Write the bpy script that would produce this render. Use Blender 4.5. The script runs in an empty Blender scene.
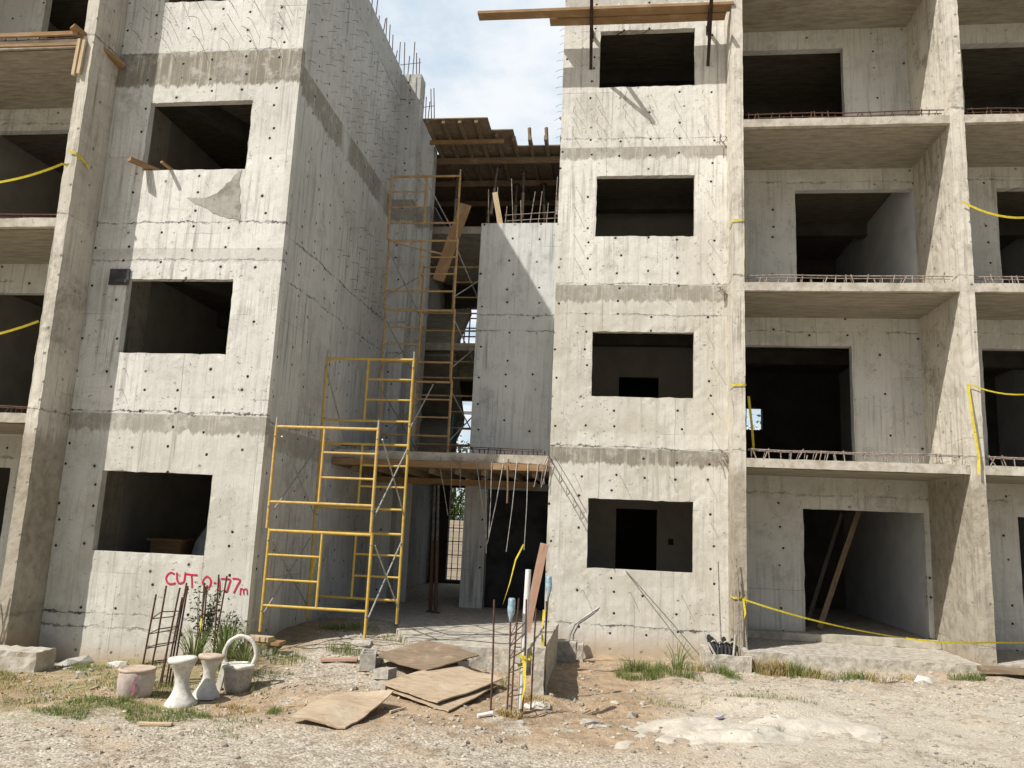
import bpy, math, random
from mathutils import Vector, Matrix, noise
random.seed(7)
R = math.radians
scene = bpy.context.scene
col = scene.collection
H = 2.8

# ------------------------------------------------------------------ node helpers
class NT:
    def __init__(s, tree):
        s.t = tree
    def n(s, typ, ins=None, **props):
        nd = s.t.nodes.new(typ)
        for k, v in props.items():
            setattr(nd, k, v)
        for k, v in (ins or {}).items():
            sock = nd.inputs[k]
            if isinstance(v, bpy.types.NodeSocket):
                s.t.links.new(v, sock)
            else:
                sock.default_value = v
        return nd
    def m(s, op, a, b=0.0, c=None, clamp=False):
        nd = s.t.nodes.new('ShaderNodeMath'); nd.operation = op; nd.use_clamp = clamp
        for i, v in enumerate((a, b, c)):
            if v is None: continue
            if isinstance(v, bpy.types.NodeSocket): s.t.links.new(v, nd.inputs[i])
            else: nd.inputs[i].default_value = v
        return nd.outputs[0]
    def ss(s, x, e0, e1, o0=0.0, o1=1.0):
        nd = s.n('ShaderNodeMapRange', {'From Min': e0, 'From Max': e1, 'To Min': o0, 'To Max': o1}, interpolation_type='SMOOTHSTEP')
        if isinstance(x, bpy.types.NodeSocket): s.t.links.new(x, nd.inputs['Value'])
        return nd.outputs['Result']
    def xyz(s, x, y, z):
        return s.n('ShaderNodeCombineXYZ', {'X': x, 'Y': y, 'Z': z}).outputs[0]
    def noise(s, vec, scale, detail=3.0, rough=0.55, dist=0.0):
        return s.n('ShaderNodeTexNoise', {'Vector': vec, 'Scale': scale, 'Detail': detail, 'Roughness': rough, 'Distortion': dist}).outputs['Fac']
    def mix(s, fac, a, b, blend='MIX'):
        nd = s.t.nodes.new('ShaderNodeMix'); nd.data_type = 'RGBA'; nd.blend_type = blend
        for sock, v in ((nd.inputs[0], fac), (nd.inputs[6], a), (nd.inputs[7], b)):
            if isinstance(v, bpy.types.NodeSocket): s.t.links.new(v, sock)
            elif isinstance(v, (tuple, list)): sock.default_value = (*v, 1.0) if len(v) == 3 else v
            else: sock.default_value = v
        return nd.outputs[2]
    def ramp(s, fac, stops):
        nd = s.t.nodes.new('ShaderNodeValToRGB')
        cr = nd.color_ramp
        while len(cr.elements) < len(stops): cr.elements.new(0.5)
        for e, (p, c) in zip(cr.elements, stops):
            e.position = p; e.color = (*c, 1.0)
        s.t.links.new(fac, nd.inputs[0])
        return nd.outputs[0]

def new_mat(name):
    m = bpy.data.materials.new(name); m.use_nodes = True
    t = m.node_tree; t.nodes.clear()
    N = NT(t)
    b = N.n('ShaderNodeBsdfPrincipled'); o = N.n('ShaderNodeOutputMaterial')
    t.links.new(b.outputs[0], o.inputs[0])
    b.inputs['Roughness'].default_value = 0.9
    b.inputs['Specular IOR Level'].default_value = 0.2
    return m, N, b

def finish(N, b, color, bump=None, strength=0.3, dist=0.02, rough=None):
    N.t.links.new(color, b.inputs['Base Color'])
    if bump is not None:
        bn = N.n('ShaderNodeBump', {'Strength': strength, 'Distance': dist, 'Height': bump})
        N.t.links.new(bn.outputs[0], b.inputs['Normal'])
    if rough is not None: b.inputs['Roughness'].default_value = rough

def concrete(name, light=(.60, .57, .50), dark=(.36, .335, .285), bands=(), cracks=(), seed=0.0, tie=(.52, .27), hole=1.0, streak=.55, stain=.5,
             bandcol=(.25, .225, .18), rust=.5, grime=None, panel=1.0, low=None, aged=None):
    m, N, b = new_mat(name)
    pos = N.n('ShaderNodeNewGeometry').outputs['Position']
    sep = N.n('ShaderNodeSeparateXYZ', {0: pos})
    u = N.m('ADD', N.m('ADD', sep.outputs[0], sep.outputs[1]), seed * 3.7)
    z = sep.outputs[2]
    P = N.n('ShaderNodeVectorMath', {0: pos, 1: (seed * 5.1, seed * 2.3, seed)}, operation='ADD').outputs[0]
    big = N.noise(P, .55, 4, .6, .4)
    med = N.noise(P, 2.6, 6, .65, .3)
    fine = N.noise(P, 38, 4, .7)
    base = N.mix(N.ss(big, .35, .68), light, tuple(l * .75 + d * .25 for l, d in zip(light, dark)))
    base = N.mix(N.ss(med, .50, .74, 0, stain), base, dark)
    base = N.mix(N.ss(fine, .3, .75, 0, .3), base, tuple(d * 1.05 for d in dark))
    # vertical streaks that run down the boards
    sv = N.xyz(N.m('MULTIPLY', u, 13.0), seed, N.m('MULTIPLY', z, .55))
    st = N.noise(sv, 1.0, 5, .7)
    sv2 = N.xyz(N.m('MULTIPLY', u, 42.0), seed + 3, N.m('MULTIPLY', z, .9))
    st2 = N.noise(sv2, 1.0, 3, .6)
    stm = N.m('MULTIPLY', N.ss(st, .47, .68), N.ss(N.noise(P, .9, 3), .32, .62))
    base = N.mix(N.m('MULTIPLY', stm, min(1, streak * 1.25)), base, tuple(d * .66 for d in dark))
    blot = N.m('MULTIPLY', N.ss(N.noise(P, 1.25, 7, .74, .6), .50, .66), N.ss(N.noise(P, 8, 5, .7), .36, .58))
    base = N.mix(N.m('MULTIPLY', blot, .75 * stain + .15), base, tuple(d * .78 for d in dark))
    base = N.mix(N.m('MULTIPLY', N.ss(st2, .55, .74), streak * .8), base, tuple(d * .72 for d in dark))
    base = N.mix(N.m('MULTIPLY', N.ss(st2, .42, .2), streak * .6), base, tuple(min(.8, l * 1.12) for l in light))
    height = N.m('ADD', N.m('ADD', N.m('MULTIPLY', med, .10), N.m('MULTIPLY', fine, .22)), N.m('MULTIPLY', st, .05))
    # rust runs
    if rust > 0:
        rv = N.xyz(N.m('MULTIPLY', u, 3.3), seed + 9, N.m('MULTIPLY', z, .33))
        rm = N.m('MULTIPLY', N.ss(N.noise(rv, 1.0, 4, .6), .66, .78), N.ss(st2, .3, .6))
        base = N.mix(N.m('MULTIPLY', rm, rust), base, (.42, .24, .10))
    if aged is not None:
        ag = N.m('MULTIPLY', N.ss(N.m('ADD', z, N.m('MULTIPLY', N.m('SUBTRACT', big, .5), 1.2)), aged[0] + .25, aged[0] - .25), N.ss(N.m('ADD', N.m('MULTIPLY', med, .6), N.m('MULTIPLY', big, .4)), .36, .60, .35, 1.0))
        base = N.mix(N.m('MULTIPLY', ag, aged[1]), base, (.47, .44, .355))
    # formwork board joints
    wob = N.m('MULTIPLY', N.m('SUBTRACT', N.noise(P, 1.6, 2), .5), .05)
    if panel > 0:
        def joint(coord, step, wid, gate):
            d = N.m('PINGPONG', N.m('ADD', coord, wob), step * .5)
            return N.m('MULTIPLY', N.ss(d, wid, wid * .3), gate)
        j1 = joint(u, .61, .006, N.ss(N.noise(N.xyz(N.m('MULTIPLY', u, 1.3), seed, N.m('MULTIPLY', z, .6)), 1.0, 3), .46, .60))
        j2 = joint(N.m('ADD', z, .37), 1.22, .006, N.ss(N.noise(P, .9, 3), .52, .64))
        j = N.m('MULTIPLY', N.m('MAXIMUM', j1, j2), .6 * panel)
        base = N.mix(j, base, tuple(d * .45 for d in dark))
        height = N.m('SUBTRACT', height, N.m('MULTIPLY', j, .5))
    pan = N.n('ShaderNodeTexWhiteNoise', {'Vector': N.xyz(N.m('FLOOR', N.m('DIVIDE', N.m('ADD', u, wob), .61)), N.m('FLOOR', N.m('DIVIDE', N.m('ADD', N.m('ADD', z, wob), .37), 1.22)), seed + .5)}).outputs['Value']
    base = N.mix(N.m('MULTIPLY', N.ss(pan, .55, 1.0), .30), base, tuple(d * 1.1 for d in dark))
    pit = N.m('MULTIPLY', N.ss(N.noise(P, 21, 3, .6), .63, .70), N.ss(N.noise(P, 1.9, 4, .6), .42, .62))
    base = N.mix(N.m('MULTIPLY', pit, .7), base, tuple(d * .38 for d in dark))
    height = N.m('SUBTRACT', height, N.m('MULTIPLY', pit, .7))
    eff = N.m('MULTIPLY', N.ss(N.noise(P, 3.1, 6, .75, .8), .58, .70), N.ss(N.noise(P, 17, 3), .35, .6))
    base = N.mix(N.m('MULTIPLY', eff, .55), base, tuple(min(.82, l * 1.12) for l in light))
    # pour joints: dark damp bands with a dripping lower edge, and ragged cracks
    drip = N.m('MULTIPLY', N.m('SUBTRACT', N.noise(N.xyz(N.m('MULTIPLY', u, 9.0), seed, N.m('MULTIPLY', z, .4)), 1.0, 4, .7), .5), .34)
    slow = N.m('MULTIPLY', N.m('SUBTRACT', N.noise(N.xyz(N.m('MULTIPLY', u, 1.1), seed + 2, 0.0), 1.0, 2), .5), .16)
    for (z0, z1, s) in bands:
        lo = N.ss(N.m('ADD', N.m('ADD', z, drip), slow), z0 - .02, z0 + .03)
        hi = N.ss(N.m('ADD', z, N.m('MULTIPLY', slow, .15)), z1 + .012, z1 - .012)
        g = N.m('MULTIPLY', N.ss(N.noise(N.xyz(N.m('MULTIPLY', u, .9), z0 * 3.1, seed), 1.0, 3), .25, .40), N.ss(N.noise(P, 5, 5, .75), .30, .52, .5, 1.0))
        k = N.m('MULTIPLY', N.m('MULTIPLY', N.m('MULTIPLY', lo, hi), g), N.ss(N.m('ADD', st, N.m('MULTIPLY', fine, .3)), .95, .6, .5, 1.0))
        base = N.mix(N.m('MULTIPLY', k, s), base, N.mix(N.m('MULTIPLY', N.ss(N.m('ADD', N.m('MULTIPLY', st, .6), N.m('MULTIPLY', st2, .4)), .50, .62), N.ss(med, .3, .6)), bandcol, tuple(c * 2.1 for c in bandcol)))
        height = N.m('SUBTRACT', height, N.m('MULTIPLY', k, .25))
    rag = N.m('ADD', N.m('MULTIPLY', N.m('SUBTRACT', N.noise(N.xyz(N.m('MULTIPLY', u, 6.0), seed, 0.0), 1.0, 5, .75), .5), .11), slow)
    for (zc, s) in cracks:
        d = N.m('ABSOLUTE', N.m('SUBTRACT', N.m('SUBTRACT', z, zc), rag))
        gate = N.ss(N.noise(N.xyz(N.m('MULTIPLY', u, 2.2), zc, seed), 1.0, 4), .40, .56, .12, 1.0)
        wid = N.m('MULTIPLY', N.ss(N.noise(P, 13, 4, .7), .42, .85), .055)
        k = N.m('MULTIPLY', N.m('MULTIPLY', N.ss(N.m('SUBTRACT', d, wid), .009, -.005), gate), s)
        base = N.mix(k, base, tuple(d_ * .22 for d_ in dark))
        height = N.m('SUBTRACT', height, N.m('MULTIPLY', k, 2.0))
        pale = N.m('MULTIPLY', N.ss(d, .11, .02), N.ss(N.noise(P, 7, 3), .5, .7, 0, .35))
        base = N.mix(pale, base, tuple(min(.8, l * 1.1) for l in light))
    # tie holes on an uneven grid, each with a faint smear
    if hole > 0:
        gu = N.m('DIVIDE', u, tie[0]); gz = N.m('DIVIDE', z, tie[1])
        cell = N.xyz(N.m('FLOOR', gu), N.m('FLOOR', gz), seed)
        wn = N.n('ShaderNodeTexWhiteNoise', {'Vector': cell})
        wc = N.n('ShaderNodeSeparateColor', {0: wn.outputs['Color']})
        du = N.m('MULTIPLY', N.m('ADD', N.m('SUBTRACT', N.m('FRACT', gu), .5), N.m('MULTIPLY', N.m('SUBTRACT', wc.outputs[0], .5), .22)), tie[0])
        dz = N.m('MULTIPLY', N.m('ADD', N.m('SUBTRACT', N.m('FRACT', gz), .5), N.m('MULTIPLY', N.m('SUBTRACT', wc.outputs[1], .5), .5)), tie[1])
        dd = N.m('SQRT', N.m('ADD', N.m('MULTIPLY', du, du), N.m('MULTIPLY', dz, dz)))
        dd = N.m('ADD', dd, N.m('MULTIPLY', N.m('SUBTRACT', N.noise(P, 30, 2), .5), .016))
        gate = N.ss(wc.outputs[2], .28, .5)
        hl = N.m('MULTIPLY', N.ss(dd, .024, .014), gate)
        sm = N.m('MULTIPLY', N.m('MULTIPLY', N.ss(dd, .06, .0), gate), N.ss(wn.outputs['Value'], .5, .95, 0, .6))
        base = N.mix(sm, base, tuple(d * .6 for d in dark))
        base = N.mix(N.m('MULTIPLY', hl, hole), base, (.025, .022, .02))
        height = N.m('SUBTRACT', height, N.m('MULTIPLY', hl, 2.0))
    if low is not None:
        lw = N.m('MULTIPLY', N.ss(N.m('ADD', z, N.m('MULTIPLY', drip, 2.5)), low + .1, low - .15), N.ss(N.m('ADD', big, N.m('MULTIPLY', med, .4)), .45, .85, .55, 1.0))
        base = N.mix(N.m('MULTIPLY', lw, .88), base, N.mix(N.ss(N.noise(P, 6, 6, .7), .38, .68), (.39, .345, .27), (.24, .205, .155)))
        height = N.m('ADD', height, N.m('MULTIPLY', N.m('MULTIPLY', lw, N.noise(P, 16, 5, .7)), .8))
    if grime is not None:
        gm = N.ss(N.m('ADD', N.m('ADD', z, slow), N.m('MULTIPLY', med, .25)), grime + .28, grime - .05)
        base = N.mix(N.m('MULTIPLY', gm, .75), base, (.44, .34, .235))
    finish(N, b, base, height, .55, .02)
    return m

def simple(name, c1, c2, scale=6, detail=5, lo=.35, hi=.7, rough=.85, metal=0.0, bump=.2, stretch=(1, 1, 1), c3=None, obj=True, dist=.01):
    m, N, b = new_mat(name)
    tc = N.n('ShaderNodeTexCoord').outputs['Object'] if obj else N.n('ShaderNodeNewGeometry').outputs['Position']
    v = N.n('ShaderNodeVectorMath', {0: tc, 1: stretch}, operation='MULTIPLY').outputs[0]
    a = N.noise(v, scale, detail, .65)
    c = N.mix(N.ss(a, lo, hi), c1, c2)
    if c3:
        c = N.mix(N.ss(N.noise(v, scale * 3.1, 4, .7), .55, .72), c, c3)
    b.inputs['Metallic'].default_value = metal
    finish(N, b, c, a, bump, dist, rough)
    return m

def wood(name, c1, c2, c3, grain=(1.2, 14, 14), stainc=None):
    m, N, b = new_mat(name)
    tc = N.n('ShaderNodeTexCoord').outputs['Object']
    v = N.n('ShaderNodeVectorMath', {0: tc, 1: grain}, operation='MULTIPLY').outputs[0]
    g = N.noise(v, 2.0, 6, .7, 1.2)
    l = N.noise(tc, 2.2, 4, .6)
    c = N.mix(N.ss(g, .35, .68), c1, c2)
    c = N.mix(N.ss(l, .48, .75, 0, .75), c, c3)
    if stainc: c = N.mix(N.ss(N.noise(tc, 5.3, 5, .7), .56, .7, 0, .7), c, stainc)
    finish(N, b, c, g, .35, .006, .85)
    return m

# ------------------------------------------------------------------ materials
kb = [(2.77, 3.03, 1.0), (5.53, 5.82, .8), (8.12, 8.34, .75), (11.1, 11.5, .5)]
M = {}
M['conc_right'] = concrete('concrete right facade', (.80, .78, .715), (.42, .39, .33), kb, [(3.05, .9), (5.84, .6), (8.50, .5), (.22, .9), (5.30, .5)], 1.0, grime=.0, rust=.35, stain=.48, streak=.6, aged=(5.75, .62))
M['conc_left'] = concrete('concrete left facade', (.80, .785, .73), (.41, .39, .34), [(2.80, 3.05, .75), (8.10, 8.66, 1.0), (5.3, 5.5, .25)], [(3.08, .9), (5.90, .95), (5.32, .55), (.30, 1.0), (.12, .7), (8.66, .5)], 2.0, grime=-.15, rust=.6, stain=.46, streak=.62, aged=(2.95, .45))
M['conc_side'] = concrete('shade toned side concrete', (.68, .68, .65), (.38, .375, .345), [(7.95, 8.44, .85), (2.60, 2.95, .6), (10.72, 11.6, .22)], [(5.75, .9), (5.1, .7), (3.0, .6), (10.75, .9)], 3.0, streak=.75, rust=.2, grime=.1)  # cool, darker copy of the facade concrete: shade put into the colour
M['conc_fin'] = concrete('concrete fin', (.72, .675, .58), (.38, .345, .28), [], [(.3, .6), (3.0, .6), (5.8, .6), (8.6, .6)], 4.0, hole=.5, tie=(.37, .36), streak=.9, stain=.85, grime=.1, low=2.72)
M['conc_in'] = concrete('concrete bay walls', (.66, .655, .62), (.38, .37, .335), [(2.4, 2.76, .25)], [(2.45, .5), (5.3, .5), (8.1, .5)], 5.0, streak=.5, rust=.1, tie=(.6, .34))
M['conc_recess'] = concrete('concrete stair wall', (.66, .66, .64), (.37, .37, .35), [], [(5.3, .6), (5.6, .6)], 6.0, streak=.75, rust=.1)  # cooler base colour carries the tint of shade on the recess
M['slab'] = simple('concrete slab', (.56, .52, .44), (.36, .32, .25), 5, 6, c3=(.30, .26, .20), obj=False, bump=.5)
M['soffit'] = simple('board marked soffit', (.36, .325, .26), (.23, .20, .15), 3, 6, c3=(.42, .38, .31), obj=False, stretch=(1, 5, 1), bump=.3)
M['soffit_in'] = simple('shade toned board marked ceiling', (.19, .165, .125), (.11, .095, .07), 3, 6, obj=False, stretch=(1, 5, 1), bump=.3)  # darker copy of the soffit, room shade painted into the colour
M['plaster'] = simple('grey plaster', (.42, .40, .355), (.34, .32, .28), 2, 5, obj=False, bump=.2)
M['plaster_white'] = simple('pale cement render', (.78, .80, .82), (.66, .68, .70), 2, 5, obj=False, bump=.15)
M['plaster_shade'] = simple('shade toned rough plaster', (.11, .10, .088), (.07, .064, .058), 2, 5, obj=False)  # interior darkness put into the base colour, not left to lighting alone
M['black_wall'] = simple('near black wall', (.045, .045, .05), (.02, .02, .022), 2.5, 5, obj=False)  # very dark, slightly bluish base colour
M['rough'] = simple('crumbling concrete', (.54, .50, .42), (.30, .265, .21), 11, 9, c3=(.66, .62, .54), obj=False, bump=.8, dist=.02)
M['rebar'] = simple('rusty rebar', (.085, .05, .038), (.14, .075, .048), 30, 3, rough=.8, c3=(.05, .038, .034))
M['rebar_grey'] = simple('cement coated rebar', (.36, .32, .28), (.20, .13, .10), 22, 3)
M['wire'] = simple('tie wire', (.10, .095, .09), (.2, .19, .18), 20, 2, rough=.6)
M['scaf_yellow'] = simple('chipped yellow paint', (.64, .44, .09), (.50, .33, .08), 11, 7, rough=.6, c3=(.40, .30, .19), bump=.2)
M['scaf_orange'] = simple('faded orange paint', (.62, .43, .14), (.50, .31, .09), 11, 6, rough=.6, c3=(.62, .54, .40), bump=.2)
M['scaf_old'] = simple('weathered scaffold steel', (.50, .34, .15), (.34, .20, .09), 11, 6, rough=.65, c3=(.46, .38, .28), bump=.2)
M['galv'] = simple('galvanised steel', (.46, .45, .43), (.30, .29, .27), 14, 4, rough=.5, metal=.35)
M['wood_dark'] = wood('formwork timber', (.26, .19, .12), (.16, .11, .07), (.34, .26, .17))
M['wood_mid'] = wood('sunburnt plank', (.36, .225, .115), (.25, .15, .075), (.42, .31, .19))
M['wood_pale'] = wood('pale timber', (.62, .50, .34), (.46, .34, .20), (.58, .44, .28))
M['wood_pink'] = wood('raw board', (.52, .33, .24), (.40, .24, .17), (.58, .42, .33))
M['ply'] = wood('weathered plywood', (.53, .42, .295), (.37, .28, .185), (.62, .54, .42), (2, 9, 9), (.27, .195, .13))
M['ply_brown'] = wood('dark plywood', (.28, .21, .14), (.19, .14, .095), (.36, .28, .20), (2, 9, 9), (.42, .33, .25))
M['tape'] = simple('yellow barrier tape', (.70, .58, .04), (.58, .47, .05), 12, 2, rough=.4, bump=.05, c3=(.10, .09, .03))
M['red_paint'] = simple('red spray paint', (.58, .018, .07), (.50, .03, .09), 16, 4, rough=.7, obj=False, bump=.1, c3=(.62, .20, .20))
M['white_conc'] = simple('whitewashed cement', (.74, .72, .66), (.56, .53, .46), 9, 6, c3=(.40, .37, .31), bump=.7, dist=.015)
M['pot'] = simple('paint splashed cement', (.52, .47, .42), (.40, .30, .27), 8, 6, c3=(.62, .58, .52), bump=.6)
M['pot_rim'] = simple('ochre rim', (.46, .34, .24), (.58, .50, .41), 8, 5, bump=.5)
M['pink'] = simple('pink paint', (.50, .20, .25), (.46, .30, .30), 20, 4)
M['block'] = simple('concrete block', (.48, .45, .39), (.33, .30, .25), 22, 5, bump=.6, c3=(.24, .21, .18))
M['pvc'] = simple('white pvc', (.78, .78, .76), (.66, .65, .62), 8, 4, rough=.4, bump=.02)
M['black_pipe'] = simple('black hose', (.02, .02, .02), (.04, .04, .04), 8, 3, rough=.5)
M['steel_dark'] = simple('dark rusted steel', (.035, .024, .02), (.08, .045, .03), 14, 4)
M['smear'] = concrete('mortar smear', (.46, .44, .39), (.26, .245, .21), seed=8.0, hole=0, panel=0, streak=.5, stain=1.0, rust=0)
M['plate'] = simple('tarred board', (.05, .05, .055), (.09, .085, .08), 9, 4)
M['cloth_white'] = simple('dusty white sack', (.45, .45, .46), (.3, .3, .3), 6, 4)
M['spill'] = simple('hardened cement spill', (.60, .56, .475), (.46, .41, .33), 6, 9, c3=(.40, .35, .275), obj=False, bump=.8, dist=.03)
M['purple'] = simple('purple plastic bag', (.42, .37, .50), (.6, .57, .62), 20, 3, rough=.4)

def plastic_bottle():
    m, N, b = new_mat('clear plastic bottle')
    tc = N.n('ShaderNodeTexCoord').outputs['Object']
    a = N.noise(tc, 25, 3)
    finish(N, b, N.mix(N.ss(a, .4, .6), (.62, .72, .78), (.30, .50, .62)), a, .4, .01, .25)
    b.inputs['Transmission Weight'].default_value = .35
    return m
M['bottle'] = plastic_bottle()

def leaf_mat(name, c1, c2, c3):
    m, N, b = new_mat(name)
    oi = N.n('ShaderNodeNewGeometry')
    r = oi.outputs['Random Per Island']
    c = N.ramp(r, [(0.0, c1), (.5, c2), (1.0, c3)])
    N.t.links.new(c, b.inputs['Base Color'])
    b.inputs['Roughness'].default_value = .6
    t = N.n('ShaderNodeBsdfTranslucent'); N.t.links.new(c, t.inputs[0])
    mx = N.n('ShaderNodeMixShader', {0: .3}); N.t.links.new(b.outputs[0], mx.inputs[1]); N.t.links.new(t.outputs[0], mx.inputs[2])
    out = [x for x in N.t.nodes if x.type == 'OUTPUT_MATERIAL'][0]
    N.t.links.new(mx.outputs[0], out.inputs[0])
    return m
M['grass'] = leaf_mat('green grass', (.09, .145, .03), (.17, .23, .055), (.33, .32, .12))
M['strap'] = leaf_mat('strappy leaves', (.07, .12, .03), (.15, .21, .06), (.36, .36, .17))
M['shrub'] = leaf_mat('dark leaves', (.03, .055, .02), (.06, .09, .03), (.10, .13, .05))
M['dry'] = leaf_mat('dry straw', (.38, .28, .12), (.50, .39, .18), (.58, .48, .28))
M['tree_leaf'] = leaf_mat('tree leaves', (.05, .10, .02), (.09, .15, .03), (.16, .22, .06))
M['bark'] = simple('bark', (.16, .12, .09), (.09, .07, .05), 6, 5, stretch=(3, 3, .5))

def pebble_mat():
    m, N, b = new_mat('gravel stones')
    r = N.n('ShaderNodeNewGeometry').outputs['Random Per Island']
    c = N.ramp(r, [(0.0, (.24, .20, .15)), (.4, (.38, .33, .26)), (.75, (.46, .41, .33)), (1.0, (.60, .55, .46))])
    N.t.links.new(c, b.inputs['Base Color'])
    return m
M['pebble'] = pebble_mat()

def ground_mat():
    m, N, b = new_mat('gravelly earth')
    pos = N.n('ShaderNodeNewGeometry').outputs['Position']
    sep = N.n('ShaderNodeSeparateXYZ', {0: pos}); x, y = sep.outputs[0], sep.outputs[1]
    big = N.noise(pos, .45, 4, .6, .5); med = N.noise(pos, 1.7, 5, .65, .3); sm = N.noise(pos, 9, 5, .7); fine = N.noise(pos, 70, 3, .7)
    vor = N.n('ShaderNodeTexVoronoi', {'Vector': pos, 'Scale': 42.0}); vcol = N.n('ShaderNodeSeparateColor', {0: vor.outputs['Color']})
    vor2 = N.n('ShaderNodeTexVoronoi', {'Vector': pos, 'Scale': 17.0}); vcol2 = N.n('ShaderNodeSeparateColor', {0: vor2.outputs['Color']})
    dirt = N.mix(N.ss(sm, .35, .7), (.45, .335, .22), (.29, .205, .128))
    gravel = N.ramp(vcol.outputs[0], [(0.0, (.27, .225, .165)), (.35, (.46, .40, .31)), (.75, (.58, .52, .42)), (1.0, (.70, .64, .54))])
    gravel = N.mix(N.ss(fine, .35, .7, 0, .45), gravel, (.27, .24, .19))
    # the roadway in front is gravel, the strip by the buildings earth with gravel patches
    road = N.ss(N.m('ADD', N.m('ADD', y, N.m('MULTIPLY', med, 1.3)), N.m('MULTIPLY', big, 1.6)), -3.6, -4.5)
    right = N.m('MULTIPLY', N.ss(N.m('ADD', x, med), .8, 2.4), .85)
    pathg = N.m('MULTIPLY', N.ss(N.m('ABSOLUTE', N.m('ADD', x, 3.1)), 1.1, .5), N.ss(y, -4.6, -3.8))
    palem = N.m('MULTIPLY', N.ss(N.m('ADD', x, N.m('MULTIPLY', big, 2.0)), 1.2, 2.6), N.m('MULTIPLY', N.ss(N.m('ADD', y, med), -1.0, -1.9), N.ss(N.m('ADD', y, N.m('MULTIPLY', big, 1.4)), -5.6, -4.6)))
    g = N.m('MAXIMUM', N.m('MAXIMUM', road, right), N.m('MAXIMUM', pathg, N.ss(med, .56, .66)))
    g = N.m('MULTIPLY', g, N.ss(N.noise(pos, .8, 3), .28, .42, .55, 1.0))
    c = N.mix(g, dirt, gravel)
    # bare reddish dust drifts over it
    c = N.mix(N.m('MULTIPLY', N.ss(N.noise(pos, .62, 4, .6, .8), .56, .68), .75), c, (.50, .38, .255))
    c = N.mix(N.m('MULTIPLY', N.ss(N.noise(pos, 3.3, 6, .75, .5), .50, .66), .75), c, (.25, .185, .12))
    c = N.mix(N.m('MULTIPLY', palem, N.ss(N.noise(pos, 2.2, 6, .75, .5), .36, .62, .2, .8)), c, N.mix(N.ss(fine, .3, .7), (.64, .59, .49), (.44, .395, .315)))
    # moss and green stain where grass grows
    gr = N.m('MULTIPLY', N.ss(N.m('ADD', x, N.m('MULTIPLY', med, .8)), -3.2, -4.0), N.m('MULTIPLY', N.ss(y, -6.3, -5.7), N.ss(med, .38, .6)))
    c = N.mix(N.m('MULTIPLY', gr, .65), c, (.24, .23, .10))
    c = N.mix(N.ss(vcol2.outputs[1], .93, .96, 0, .5), c, (.22, .19, .15))
    hgt = N.m('ADD', N.m('ADD', N.m('MULTIPLY', N.m('SUBTRACT', 1.0, vor.outputs['Distance']), .5), N.m('MULTIPLY', sm, .8)), N.m('MULTIPLY', fine, .3))
    finish(N, b, c, hgt, .65, .025, .95)
    return m
M['ground'] = ground_mat()

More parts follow.
